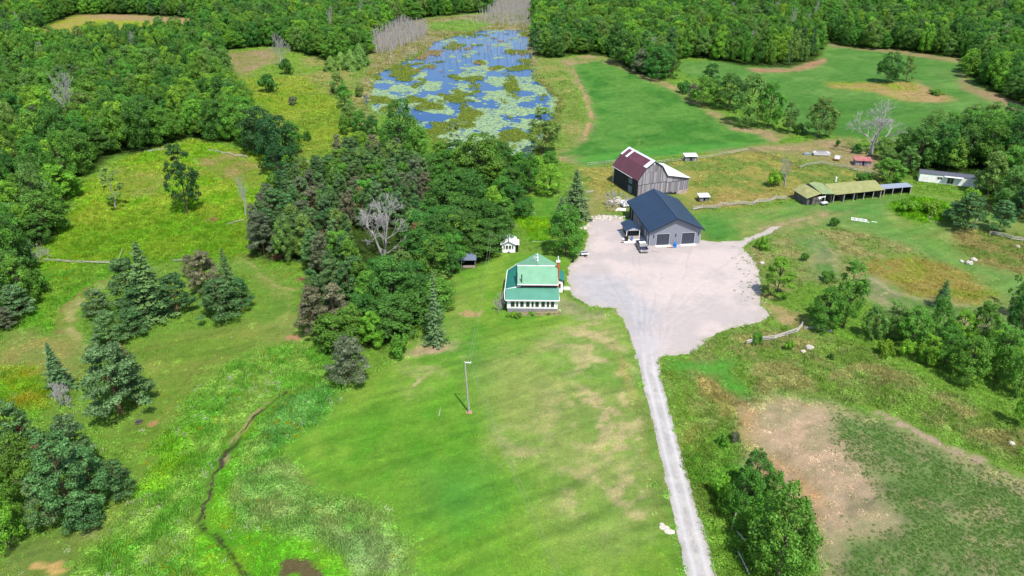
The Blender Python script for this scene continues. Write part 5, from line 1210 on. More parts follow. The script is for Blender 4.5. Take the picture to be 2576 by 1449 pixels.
# things in front of the garage
def gpt(x, y): a = R(6.7); return gx0 + x * math.cos(a) - y * math.sin(a), gy0 + x * math.sin(a) + y * math.cos(a)
BL = mat('blue_plastic', (.02, .16, .5), .35, var=.1)
x, y = gpt(6.2, -.9); e = empty('storage_barrel', x, y, .02, 0, 'bright blue barrel with heaped blue tarp between the two garage doors', 'barrel')
b_ = MB(); b_.beam((0, 0, 0), (0, 0, .45), .36, 12, .42); b_.beam((0, 0, .45), (0, 0, .9), .42, 12, .36); b_.build('body', BL, e)
b_ = MB(); b_.beam((0, 0, .9), (0, 0, .96), .38, 12, .34); b_.build('lid', BL, e)
b_ = MB(); b_.blob((0, 0, .16), (.5, .42, .22), rg_, 9, 5); tag(b_.build('tarp_bundle', BL, None, (x - .2, y - .75, .02)), 'crumpled blue tarp on the ground in front of the blue barrel', 'tarp')
b_ = MB(); b_.blob((0, 0, .02), (.12, .12, .12), rg_); tag(b_.build('white_bucket', M['white'], None, (x + .62, y + .1, .1)), 'tiny white bucket right of the blue barrel', 'bucket')
x, y = gpt(4.7, -1.5); b_ = MB(); b_.box(-.75, -.05, -.25, .2, 0, .06); b_.box(-.1, .7, -.32, .12, .0, .12); tag(b_.build('door_mat', mat('brown_board', lin((170, 110, 80)) * .6, .9), None, (x, y, .03), R(-12)), 'brown boards lying in front of the left garage door', 'boards')
x, y = gpt(.6, -3.2); b_ = MB(); pts = [(-.9, .2), (-.5, -.35), (.2, -.5), (.9, -.35), (1.15, -.1)]
for i in range(4): b_.beam((*pts[i], .06), (*pts[i + 1], .06), .06, 5)
tag(b_.build('hose', mat('tan_hose', lin((190, 165, 150)) * .6, .8), None, (x, y, .03)), 'short pale hose curled on the gravel beside the pickup truck', 'hose')
x, y = gpt(-3.3, 3.3); e = empty('patio_chair', x, y, .1, .3, 'light blue patio chair on the porch slab of the garage', 'chair')
LB = mat('light_blue_plastic', lin((70, 130, 190)) * .7, .5)
b_ = MB(); b_.box(-.28, .28, -.28, .28, .4, .46); b_.build('seat', LB, e)
b_ = MB(); b_.box(-.28, .28, .22, .29, .46, 1.0); b_.build('backrest', LB, e)
for a in (-.24, .24):
    for c_ in (-.24, .24): b_ = MB(); b_.beam((a, c_, 0), (a, c_, .4), .03, 5); b_.build('leg', LB, e)
x, y = gpt(-4.7, 3.3); e = empty('barbecue', x, y, .1, .2, 'black barbecue at the corner of the porch slab', 'barbecue')
BK = mat('black_enamel', (.02, .02, .022), .4)
b_ = MB(); b_.box(-.4, .4, -.28, .28, .65, .9); b_.prism([(-.4, .9), (.4, .9), (.3, 1.2), (-.3, 1.2)], -.28, .28); b_.build('firebox', BK, e)
b_ = MB(); b_.box(-.36, .36, -.24, .24, .1, .6); b_.build('cabinet', BK, e)
b_ = MB(); b_.box(-.8, -.42, -.22, .22, .82, .86); b_.build('side_shelf', BK, e)
x, y = gpt(-5.9, 2.6); b_ = MB(); b_.box(-.35, .35, -.15, .15, 0, .1); tag(b_.build('boot_tray', BK, None, (x, y, .03)), 'flat black tray on the gravel left of the porch slab', 'tray')

# pickup truck
tx, ty = 31.15, 161.3
P_ = empty('pickup_truck', tx, ty, .045, R(5), 'dark navy pickup truck with glare-whitened cab roof parked facing the camera by the garage', 'pickup truck')
NV = mat('navy_car_paint', (.012, .015, .05), .2, var=.03, spec=.8); CH = mat('chrome', (.75, .75, .76), .25, 1.0, var=.02); TY = mat('tyre_rubber', (.02, .02, .02), .8)
b_ = MB()
side = [(-.98, .42), (-1.0, .75), (-.95, 1.02), (.95, 1.02), (1.0, .75), (.98, .42)]
b_.prism(side, .12, 1.65)
b_.prism([(-.95, 1.02), (.95, 1.02), (.84, 1.13), (-.84, 1.13)], .2, 1.6)                       # bonnet
b_.box(-.98, .98, 1.65, 3.3, .42, 1.05)
b_.box(-.98, .98, 3.3, 5.35, .42, .7); b_.box(-.98, -.86, 3.3, 5.35, .7, 1.15); b_.box(.86, .98, 3.3, 5.35, .7, 1.15); b_.box(-.86, .86, 5.23, 5.35, .7, 1.15); b_.box(-.86, .86, 3.3, 3.38, .7, 1.15)
b_.build('body', NV, P_)
b_ = MB(); b_.add([(-.9, 1.55, 1.05), (.9, 1.55, 1.05), (.9, 3.4, 1.05), (-.9, 3.4, 1.05), (-.74, 2.15, 1.7), (.74, 2.15, 1.7), (.74, 3.2, 1.72), (-.74, 3.2, 1.72)], [(0, 1, 5, 4), (1, 2, 6, 5), (2, 3, 7, 6), (3, 0, 4, 7)]); b_.build('window_glass', M['glass'], P_)
b_ = MB(); b_.box(-.76, .76, 2.08, 3.24, 1.7, 1.8); b_.build('cab_roof', M['galv'], P_)  # white sun glare on the cab roof is put into its pale colour
b_ = MB()
for sx in (-1, 1):
    b_.beam((sx * .9, 1.56, 1.05), (sx * .75, 2.14, 1.72), .05, 4); b_.beam((sx * .9, 3.38, 1.05), (sx * .75, 3.2, 1.72), .05, 4); b_.beam((sx * .92, 2.5, 1.05), (sx * .76, 2.6, 1.72), .04, 4)
b_.build('roof_pillar', NV, P_)
b_ = MB(); b_.box(-1.0, 1.0, -.02, .14, .42, .66); b_.build('bumper', CH, P_)
b_ = MB(); b_.box(-.62, .62, .06, .13, .7, .96); b_.build('grille', CH, P_)
for sx in (-1, 1):
    b_ = MB(); b_.box(min(sx * .66, sx * .94), max(sx * .66, sx * .94), .05, .13, .72, .94); b_.build('headlight', M['white'], P_)
    b_ = MB(); b_.box(min(sx * .98, sx * 1.22), max(sx * .98, sx * 1.22), 1.8, 1.95, 1.08, 1.26); b_.build('mirror', NV, P_)
    for y in (1.0, 4.3):
        b_ = MB(); b_.beam((sx * .78, y, .4), (sx * 1.03, y, .4), .4, 14); o = b_.build('wheel', TY, P_)
        b_ = MB(); b_.beam((sx * 1.03, y, .4), (sx * 1.05, y, .4), .24, 10); b_.build('rim', CH, o)

# barn
ba = R(22.3); bx0, by0 = 34.9, 198.6
B = empty('barn', bx0, by0, 0, ba, 'old gambrel barn of grey boards with maroon roof and white lean-to roof', 'barn')
PR = [(0, 5.6), (2, 8.3), (4.7, 10.0), (7.3, 8.3), (9.2, 5.3), (16.6, 3.6)]; BLN = 13.6
def top_at(x): 
    for (a, za), (c_, zc) in zip(PR[:-1], PR[1:]):
        if a <= x <= c_: return za + (zc - za) * (x - a) / (c_ - a)
    return 3.6
rb = random.Random(11)
def boards(B_, x0, x1, zf, z0f, y, side=0, wd=.26):
    x = x0
    while x < x1 - .02:
        w_ = wd * rb.uniform(.8, 1.25); xe = min(x + w_ - .015, x1); q = rb.uniform(0, .035); v = rb.uniform(.62, 1.3) if rb.random() < .85 else rb.uniform(1.3, 1.7)
        za, zb = zf(x), zf(xe); l0 = z0f((x + xe) / 2) - (rb.uniform(0, .05))
        if side == 0: B_.add([(x, y - q, l0), (xe, y - q, l0), (xe, y - q, zb), (x, y - q, za), (x, y + .03, l0), (xe, y + .03, l0), (xe, y + .03, zb), (x, y + .03, za)], [(0, 1, 2, 3), (4, 0, 3, 7), (1, 5, 6, 2), (0, 4, 5, 1)], v)
        else: B_.add([(y - q, x, l0), (y - q, xe, l0), (y - q, xe, zb), (y - q, x, za), (y + .03, x, l0), (y + .03, xe, l0), (y + .03, xe, zb), (y + .03, x, za)], [(0, 3, 2, 1), (4, 7, 3, 0), (1, 2, 6, 5), (0, 1, 5, 4)], v)
        x += w_
b_ = MB(); b_.prism([(0, -1.6), (16.6, -1.6)] + PR[::-1], .06, BLN - .06); b_.build('inner_wall', mat('barn_inside_wall', (.05, .05, .052), .9), B)
b_ = MB()
boards(b_, 0, 9.2, lambda x: min(top_at(x), 99), lambda x: 3.62, 0)                       # upper courses
boards(b_, 2.0, 7.3, lambda x: top_at(x), lambda x: 7.0, -.05)
boards(b_, 9.2, 16.6, lambda x: top_at(x), lambda x: 3.3 if x < 13 else 2.9, 0)
boards(b_, 0, 16.55, lambda x: 3.6 if x < 9.2 else min(3.28, top_at(x)) - (0 if x < 13 else .4) * 0, lambda x: .3 if x < 11.5 else -.2 if x < 13.6 else .2, .02)
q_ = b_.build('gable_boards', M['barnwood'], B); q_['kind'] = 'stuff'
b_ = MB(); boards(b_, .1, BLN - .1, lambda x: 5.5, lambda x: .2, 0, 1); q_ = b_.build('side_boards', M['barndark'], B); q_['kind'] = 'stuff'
b_ = MB(); b_.box(0, 9.2, -.06, -.02, 3.56, 3.64); b_.box(9.2, 16.6, -.06, -.02, 3.2, 3.28); b_.box(9.15, 9.3, -.06, -.02, .3, 5.2); b_.build('joint_board', M['barndark'], B)
b_ = MB(); b_.box(4.45, 4.95, -.12, -.03, 9.1, 9.5); b_.build('gable_light', M['white'], B)
st = MB()
for k in range(90):
    x = rb.uniform(13.2, 16.4); z = rb.uniform(-1.4, .25); st.blob((x, .02, z), (rb.uniform(.16, .3), .14, rb.uniform(.1, .17)), rb, 6, 4, rb.uniform(.8, 1.25))
st.box(12.9, 16.55, .04, .5, -1.6, .3)
q_ = st.build('foundation_stones', mat('barn_stone', lin((212, 186, 176)) * .62, .9, var=.2, ns=3, attr=True), B); q_['kind'] = 'stuff'
b_ = MB(); b_.box(10.6, 12.9, -.03, .02, -1.5, -.1); b_.build('byre_opening', M['dark'], B)
b_ = MB(); b_.box(-.1, -.04, 3.1, 5.0, 2.9, 4.3); b_.build('hay_door', M['bluegreywall'], B)
b_ = MB(); b_.box(-.1, -.04, 3.1, 5.0, .1, 2.2); b_.build('side_door', M['bluegreywall'], B)
def roofp(nm, a, c_, m_, y0=-.35, y1=BLN + .35, dz=.14, n=0, parent=B):
    (xa, za), (xb, zb) = a, c_
    b_ = MB(); b_.slab([(xa, y0, za + dz), (xb, y0, zb + dz), (xb, y1, zb + dz), (xa, y1, za + dz)], .1); o = b_.build(nm, m_, parent)
    if n: 
        b_ = MB(); ribs(b_, (xa, y0 + .05, za + dz), (xa, y1 - .05, za + dz), (xb, y0 + .05, zb + dz), (xb, y1 - .05, zb + dz), n, .02, .025); q_ = b_.build('seam', m_, o); q_['kind'] = 'stuff'
    return o
roofp('maroon_lower_slope', (-.5, 4.95), PR[1], M['maroon'], n=30)
roofp('maroon_upper_slope', PR[1], PR[2], M['maroon'], n=30)
for y0, y1 in ((-.37, 1.3), (10.3, 11.3), (13.1, 13.97)):
    b_ = MB(); b_.slab([(2.0, y0, 8.47), (4.7, y0, 10.17), (4.7, y1, 10.17), (2.0, y1, 8.47)], .02); b_.build('white_sheet', M['galv'], B)
b_ = MB(); b_.slab([(4.25, -.38, 9.93), (4.72, -.38, 10.22), (4.72, BLN + .38, 10.22), (4.25, BLN + .38, 9.93)], .03); b_.build('ridge_cap', M['galv'], B)
roofp('grey_upper_slope', PR[2], PR[3], M['galv'], n=24)
roofp('white_steep_slope', PR[3], PR[4], M['galv'], n=24)
roofp('white_lean_to_roof', PR[4], (17.1, 3.48), M['galv'], n=24)
b_ = MB()
for (a, za), (c_, zc) in zip(([(-.5, 4.95)] + PR[1:5] + [(17.1, 3.48)])[:-1], ([(-.5, 4.95)] + PR[1:5] + [(17.1, 3.48)])[1:]): b_.beam((a, -.36, za + .02), (c_, -.36, zc + .02), .1, 4)
b_.build('bargeboard', M['barndark'], B)
b_ = MB(); b_.beam((-.56, 2.5, 4.98), (-.56, BLN + .3, 4.98), .07, 4); b_.beam((-.1, BLN + .05, .1), (-.1, BLN + .05, 5.2), .09, 4); b_.build('white_trim', M['white'], B)

# long open-front shed
LS = empty('open_front_shed', 80.0, 192.5, 0, R(14.7), 'long low open-front shed with mossy yellow-green roof and dark bays', 'shed')
LL = 23.2
b_ = MB(); b_.box(0, LL, 6.1, 6.25, 0, 3.0); b_.box(0, .15, 0, 6.1, 0, 2.3); b_.box(LL - .15, LL, .1, 6.1, 0, 2.6); b_.box(4.9, 5.05, .5, 6.1, 0, 2.7); b_.build('wall', M['shedwood'], LS)
b_ = MB(); boards(b_, .3, 4.9, lambda x: 2.15, lambda x: 0, .4, 0, .25); boards(b_, .1, 6.1, lambda x: 2.15, lambda x: 0, -.03, 1, .25); q_ = b_.build('wall_boards', M['shedwood'], LS); q_['kind'] = 'stuff'
b_ = MB(); b_.box(1.0, 1.8, .34, .37, 0, 1.9); b_.build('door', M['dark'], LS)
b_ = MB(); b_.slab([(-.6, -.4, 2.3), (4.2, .2, 3.05), (2.6, 6.2, 4.0), (-.8, 6.6, 2.5)], .1); b_.build('left_roof_slope', M['moss'], LS)
b_ = MB(); b_.slab([(4.25, 0, 3.0), (8.2, -.3, 2.75), (7.6, 5.2, 4.0), (5.6, 6.0, 4.3), (3.9, 6.0, 4.1)], .1); b_.build('middle_roof_slope', mat('mossy_roof_green', lin((146, 164, 114)) * .62, .8, var=.12, ns=.9), LS)
b_ = MB(); b_.slab([(8.1, -.5, 2.55), (LL + .5, -.5, 2.55), (LL + .3, 3.6, 4.0), (7.7, 4.4, 4.0)], .1); b_.build('long_roof_slope', M['moss'], LS)
b_ = MB(); b_.slab([(7.7, 4.4, 4.0), (LL + .3, 3.6, 4.0), (LL + .3, 6.6, 2.9), (7.7, 6.6, 2.9)], .1); b_.build('rear_roof_slope', M['moss'], LS)
b_ = MB(); b_.slab([(4.2, .25, 2.95), (4.3, .25, 2.95), (3.95, 5.9, 3.9), (2.7, 6.1, 3.9)], .04); b_.build('roof_gap_shadow', M['dark'], LS)  # near-black sheet paints the shadow in the gap between the roofs
for x in (5.2, 8.0, 11.3, 14.4, 17.6, 20.6, 23.0):
    b_ = MB(); b_.box(x, x + .18, -.2, -.02, 0, 2.5); b_.build('post', M['rail'], LS)
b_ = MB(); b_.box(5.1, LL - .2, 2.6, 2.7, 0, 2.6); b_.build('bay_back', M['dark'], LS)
b_ = MB(); b_.box(7.4, 7.5, 0, 2.6, 0, 2.5); b_.box(11.2, 11.3, 0, 2.6, 0, 2.5); b_.box(15.6, 15.7, .0, 2.6, 0, 2.5); b_.build('partition', M['shedwood'], LS)
b_ = MB(); b_.box(3.0, 5.2, -.42, -.34, 2.1, 2.35); b_.build('white_fascia', M['white'], LS)
X2 = LL + 1.2
b_ = MB(); b_.slab([(X2, .6, 2.35), (X2 + 9.4, .2, 2.35), (X2 + 9.0, 2.6, 2.75), (X2, 3.0, 2.75)], .1); b_.build('extension_roof', mat('blue_white_roof', lin((160, 170, 186)) * .6, .5, var=.1), LS)
b_ = MB(); b_.box(X2, X2 + 9, 2.7, 2.8, 0, 2.3); b_.box(X2 + 8.9, X2 + 9, .4, 2.7, 0, 2.3); b_.build('extension_wall', M['dark'], LS)
for x in (X2 + .1, X2 + 2.9, X2 + 5.9, X2 + 8.8):
    b_ = MB(); b_.box(x, x + .16, .3, .46, 0, 2.25); b_.build('post', M['rail'], LS)
x, y = at(2014 + 60, 506); e = empty('garden_cart', 84.9, 193.0, 0, R(20), 'small white and blue garden machine parked in the left bay of the long shed', 'garden machine')
b_ = MB(); b_.box(-.9, .9, -.4, .4, .45, .85); b_.build('body', M['galv'], e)
for a in (-.6, .6):
    b_ = MB(); b_.beam((a, -.5, .3), (a, .5, .3), .3, 10); b_.build('wheel', TY, e)
b_ = MB(); b_.beam((0, 0, 0), (0, 0, .4), .1, 8); b_.blob((0, 0, .55), (.32, .32, .2), rb); x, y = 82.9, 191.7
tag(b_.build('white_dish', M['white'], None, (x, y, 1.9)), 'round white dish fixed to the front of the long shed', 'dish')

# white trailer
wx, wy = at((2900 + 1750 / 3.22) * .6708, (540 + 455 / 3.22) * .6708)
WT = empty('mobile_home', wx, wy, 0, R(-22), 'long white mobile home half hidden by trees on the right', 'mobile home')
b_ = MB(); b_.box(0, 17, 0, 3.6, .15, 2.75); b_.build('body', mat('off_white_siding', (.8, .79, .74), .6, var=.12, ns=1.2), WT)
b_ = MB(); b_.slab([(-.1, -.15, 2.78), (17.1, -.15, 2.78), (17.1, 1.6, 3.1), (-.1, 1.6, 3.1)], .06); b_.slab([(-.1, 1.6, 3.1), (17.1, 1.6, 3.1), (17.1, 3.75, 2.78), (-.1, 3.75, 2.78)], .06); b_.build('roof', mat('slate_grey_roof', lin((96, 98, 112)) * .7, .7), WT)
window(WT, 4.6, 6.0, 1.35, 2.2, 0, mull=True)
d_ = window(WT, 7.3, 9.0, .3, 2.3, 0, mull=True)
b_ = MB(); b_.slab([(6.3, -.9, 2.55), (11.2, -.9, 2.55), (11.2, 0, 2.7), (6.3, 0, 2.7)], .06); b_.build('door_canopy', M['galv'], WT)

# white garden shed
def hq(cx, cy): return at((1660 + cx / 7.1556) * .6708, (840 + cy / 7.1556) * .6708)
sx0, sy0 = hq(1590, 775)
GS = empty('garden_shed', sx0, sy0, 0, R(0), 'small white garden shed with four tall windows and pale metal gable roof', 'shed')
sw = 3.15
b_ = MB(); b_.box(0, sw, 0, .1, .05, 2.2); b_.box(0, .1, .1, 4.2, .05, 2.2); b_.box(sw - .1, sw, .1, 4.2, .05, 2.2); b_.box(0, sw, 4.2, 4.3, .05, 2.2); b_.prism([(0, 2.2), (sw, 2.2), (sw / 2, 2.95)], 0, .1); b_.build('wall', M['white'], GS)
for a, c_ in ((.35, .75), (.88, 1.5), (1.62, 2.22), (2.35, 2.75)): window(GS, a, c_, .95, 2.0, 0, frame=.05)
b_ = MB(); b_.box(1.3, 1.9, -.08, -.005, .1, .16); b_.beam((1.35, -.05, .15), (1.6, -.05, .4), .04, 4); b_.beam((1.6, -.05, .4), (1.85, -.05, .15), .04, 4); b_.build('door_brace', M['navytrim'], GS)
b_ = MB(); b_.slab([(-.35, -.25, 2.05), (sw / 2, -.25, 3.05), (sw / 2, 4.6, 3.05), (-.35, 4.6, 2.05)], .07); o = b_.build('roof_slope', M['galv'], GS)
b_ = MB(); ribs(b_, (-.35, -.2, 2.05), (-.35, 4.55, 2.05), (sw / 2, -.2, 3.05), (sw / 2, 4.55, 3.05), 11, .02, .02); q_ = b_.build('seam', M['galv'], o); q_['kind'] = 'stuff'
b_ = MB(); b_.slab([(sw / 2, -.25, 3.05), (sw + .35, -.25, 2.05), (sw + .35, 4.6, 2.05), (sw / 2, 4.6, 3.05)], .07); o = b_.build('roof_slope', M['galv'], GS)
b_ = MB(); b_.slab([(sw + .3, .3, 2.08), (sw + .95, .3, 1.85), (sw + .95, 3.6, 1.85), (sw + .3, 3.6, 2.08)], .05); b_.build('side_awning', M['galv'], GS)
b_ = MB(); b_.box(sw + .005, sw + .7, .6, 3.4, 0, 1.8); b_.build('side_store', M['dark'], GS)
b_ = MB(); b_.box(sw / 2 - .08, sw / 2 + .08, -.27, 4.62, 3.03, 3.1); b_.prism([(-.37, 1.93), (sw / 2, 2.93), (sw + .37, 1.93), (sw + .37, 2.03), (sw / 2, 3.04), (-.37, 2.03)][::-1], -.3, -.26); b_.build('ridge_trim', M['navytrim'], GS)
b_ = MB(); b_.slab([(-2.4, 3.2, 1.9), (-.2, 3.2, 2.1), (-.2, 7.4, 2.1), (-2.4, 7.4, 1.9)], .06); o = b_.build('lean_to_roof', M['galv'], GS)
b_ = MB(); b_.box(-2.2, -.1, 3.4, 7.2, 0, 1.9); b_.build('lean_to', M['shedwood'], GS)

# dark open woodshed
wx, wy = hq(505, 1185)
WS = empty('woodshed', wx, wy, 0, R(1), 'small open woodshed with metal roof in the tree shade left of the white shed', 'shed')
b_ = MB(); b_.slab([(-.75, -.3, 2.1), (3.4, -.3, 2.1), (3.35, 2.6, 2.75), (-.15, 2.6, 2.75)], .07); b_.build('roof', mat('tree_shaded_metal', lin((130, 144, 166)) * .5, .6), WS)  # shade of the trees is put into this darker roof colour
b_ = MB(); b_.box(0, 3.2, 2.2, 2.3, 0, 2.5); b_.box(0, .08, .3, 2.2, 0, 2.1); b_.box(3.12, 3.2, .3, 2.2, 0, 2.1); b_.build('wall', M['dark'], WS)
for x in (0, 3.05):
    b_ = MB(); b_.box(x, x + .1, 0, .1, 0, 2.05); b_.build('post', M['rail'], WS)
b_ = MB(); b_.box(.35, 3.0, .02, .12, .05, .62); b_.build('low_board', mat('pinkish_board', lin((190, 170, 160)) * .6, .9), WS)

# small livestock shelters and clutter beyond the paddock
def shelter(x, y, w_, d_, h_, rz, label, roofm, post=True, zc=None):
    X, Y = at(x, y); X, Y = X, Y; z = float(terr(X, Y))
    e = empty('livestock_shelter', X, Y, z, rz, label, 'shelter')
    b_ = MB(); b_.slab([(-w_ / 2 - .3, -.35, h_), (w_ / 2 + .3, -.35, h_), (w_ / 2 + .3, d_ + .3, h_ + .25), (-w_ / 2 - .3, d_ + .3, h_ + .25)], .09); b_.build('roof', roofm, e)
    b_ = MB(); b_.box(-w_ / 2, -w_ / 2 + .08, .1, d_, 0, h_ - .1); b_.box(w_ / 2 - .08, w_ / 2, .1, d_, 0, h_ - .1); b_.box(-w_ / 2, w_ / 2, d_ - .08, d_, 0, h_); boards(b_, -w_ / 2, -.25, lambda x: h_ - .12, lambda x: 0, .05); boards(b_, .25, w_ / 2, lambda x: h_ - .12, lambda x: 0, .05); b_.build('wall', M['barnwood'], e)
    return e
shelter(1738, 406, 3.6, 2.4, 1.7, R(2), 'small shelter with flat white roof at the paddock fence behind the barn', M['galv'])
shelter(1773, 496, 2.6, 2.0, 1.35, R(4), 'small grey hutch with white roof right of the barn', M['galv'])
shelter(2170, 418, 4.6, 3.2, 1.8, R(-12), 'open shelter with red-streaked roof beyond the long shed', mat('red_streaked_roof', lin((190, 120, 116)) * .65, .7, var=.3, ns=.8))
BW = mat('white_gelcoat', lin((222, 222, 222)) * .62, .5, var=.15, ns=1)
X, Y = at(2066, 391); e = empty('derelict_camper', X, Y, 0, R(-6), 'derelict white camper frame lying in the weeds below the dead elm', 'camper')
b_ = MB(); b_.prism([(-2.6, .3), (2.4, .3), (2.6, 1.0), (1.6, 1.25), (-2.2, 1.2), (-2.7, .9)], -1, 1); b_.build('body', BW, e)
b_ = MB(); b_.box(-1.7, 1.4, -.8, .8, 1.23, 1.28); b_.build('roof_panel', mat('grey_panel', lin((160, 160, 165)) * .6, .6), e)
X, Y = at(2030, 389); b_ = MB(); b_.box(-1.2, 1.2, -.5, .5, 0, .5); b_.blob((.2, 0, .5), (.9, .5, .35), rb); tag(b_.build('scrap_pile', mat('grey_scrap', lin((150, 165, 170)) * .6, .7), None, (X, Y, 0)), 'grey scrap heap left of the derelict camper', 'scrap')
X, Y = at(2106, 402); e = empty('old_car_body', X, Y, 0, R(60), 'wrecked white and rusty vehicle body between camper and red-roofed shelter', 'wreck')
b_ = MB(); b_.prism([(-1.6, .25), (1.6, .25), (1.7, .8), (.7, .9), (.4, 1.35), (-.9, 1.35), (-1.2, .9), (-1.7, .8)], -.8, .8); b_.build('body', BW, e)
b_ = MB(); b_.box(-.8, .3, -.83, .83, .92, 1.25); b_.build('windows', M['dark'], e)
b_ = MB(); b_.box(-1.75, -1.0, -.82, .82, .3, .75); b_.build('rusty_end', mat('rust', lin((190, 120, 90)) * .6, .9), e)
X, Y = at(2102, 457); b_ = MB(); b_.beam((0, 0, 0), (0, 0, 1.35), .24, 10); b_.beam((0, 0, 1.35), (0, 0, 1.5), .26, 10, .1); tag(b_.build('white_post', M['white'], None, (X, Y, 0)), 'short thick white post standing in the paddock above the long shed', 'post')
# behind the garage: light boat on a trailer and boulders
X, Y = at(1574, 520); e = empty('covered_trailer', X, Y, 0, R(20), 'white covered trailer behind the left rear corner of the garage', 'trailer')
b_ = MB(); b_.prism([(-1.2, .5), (1.2, .5), (1.25, 1.2), (.8, 1.6), (-.8, 1.6), (-1.25, 1.1)], -1.0, 1.2); b_.build('cover', mat('white_tarp', (.8, .8, .84), .6), e)
for a in (-1.1, 1.1):
    b_ = MB(); b_.beam((a - .1, 0, .35), (a + .1, 0, .35), .35, 10); b_.build('wheel', TY, e)
X, Y = at(1562, 528); b_ = MB(); b_.slab([(-1.6, -.5, .12), (1.2, -.7, .12), (1.4, .4, .3), (-.6, .5, .4)], .1); tag(b_.build('white_sheet', M['white'], None, (X, Y, 0)), 'white sheet on the grass in front of the covered trailer', 'sheet')

# rocks
def rock(x, y, r_, label, group=None, m='rock', flat=.6):
    X, Y = at(x, y); b_ = MB(); b_.blob((0, 0, r_ * flat * .6), (r_ * rb.uniform(.9, 1.3), r_ * rb.uniform(.8, 1.1), r_ * flat), rb, 8, 5)
    tag(b_.build('boulder', M[m], None, (X, Y, float(terr(X, Y))), rb.uniform(0, 3)), label, 'boulder', group)
for x, y, r_, l in ((2418, 659, .5, 'small white rock, left of three beside the right mown path'), (2438, 664, .85, 'largest white rock of three beside the right mown path'), (2450, 655, .7, 'upper white rock of three beside the right mown path'), (2036, 877, .75, 'grey-white boulder in the dry meadow below the broken rail fence'), (2021, 886, .45, 'low tan rock left of the grey-white boulder'),
                    (1917, 664, .6, 'white boulder at the edge of the lot behind the airy bright tree'), (2560, 622, .5, 'pale rock near the far right edge fence'), (2545, 1118, .5, 'pale rock at the far corner of the crop field'), (1665, 1322, .35, 'small pale rock left of the long rock slab beside the drive'), (1846, 575 + 45, .35, 'small boulder on the grass right of the garage')):
    rock(x, y, r_, l)
X, Y = at(1679, 1334); b_ = MB(); b_.blob((-.35, .35, .06), (.75, .5, .16), rb, 9, 5); b_.blob((.3, -.3, .05), (.8, .45, .14), rb, 9, 5); b_.blob((0, 0, .05), (.6, .5, .15), rb, 9, 5)
tag(b_.build('rock_slab', M['rock'], None, (X, Y, 0), R(-8)), 'long pale slab of bedrock in the lawn beside the drive', 'rock slab')
def rubble(name, pts, n, r0, r1, label, spread, m='rock'):
    b_ = MB()
    for i in range(n):
        x, y = rb.choice(pts); X, Y = at(x + rb.uniform(-spread, spread), y + rb.uniform(-spread, spread) * .45); r_ = rb.uniform(r0, r1)
        b_.blob((X, Y, r_ * .3), (r_, r_ * rb.uniform(.7, 1.1), r_ * .6), rb, 6, 4, rb.uniform(.8, 1.15))
    tag(b_.build(name, M[m]), label, 'rubble', kind='stuff')
rubble('rubble_row', [(1485 + i * 8, 553 - (i % 3) * 3) for i in range(11)] + [(1470, 575), (1480, 570)], 150, .15, .5, 'row of pale rubble along the back edge of the gravel lot', 9)
rubble('rubble_heap', [(1540, 506), (1552, 502), (1560, 510)], 60, .2, .6, 'heap of pale rubble left of the covered trailer', 9)
edge = [(1905, 600), (1895, 615), (1885, 640), (1902, 668), (1912, 700), (1913, 730), (1915, 760), (1930, 790), (1900, 815), (1860, 822), (1830, 828), (1790, 848), (1765, 865), (1740, 885)]
rubble('edge_stones', edge, 110, .06, .16, 'scattered limestone pieces along the right edge of the gravel lot', 14)
# weeds on the lot
n_ = 130; pl = [(1890, 660), (1905, 700), (1890, 720), (1880, 745), (1900, 740), (1862, 655), (1875, 690), (1460, 600), (1445, 650)]
q = np.array([pl[i % len(pl)] for i in range(n_)], float) + rg.normal(0, 1, (n_, 2)) * np.array([16, 12]); q = W(q); k = sdist(LW, q[:, 0], q[:, 1]) > .3; q = q[k]; n_ = len(q); s_ = rg.uniform(.15, .55, n_)
scatter('lot_weeds', np.stack([q[:, 0], q[:, 1], np.full(n_, .03)], 1), rg.uniform(0, 6, n_), np.stack([s_, s_, s_], 1), rg.integers(3, 5, n_), lin((150, 160, 112)) * .9 * rg.uniform(.6, 1.2, (n_, 1)), gp, 'scattered weeds growing through the gravel lot', 'weeds')

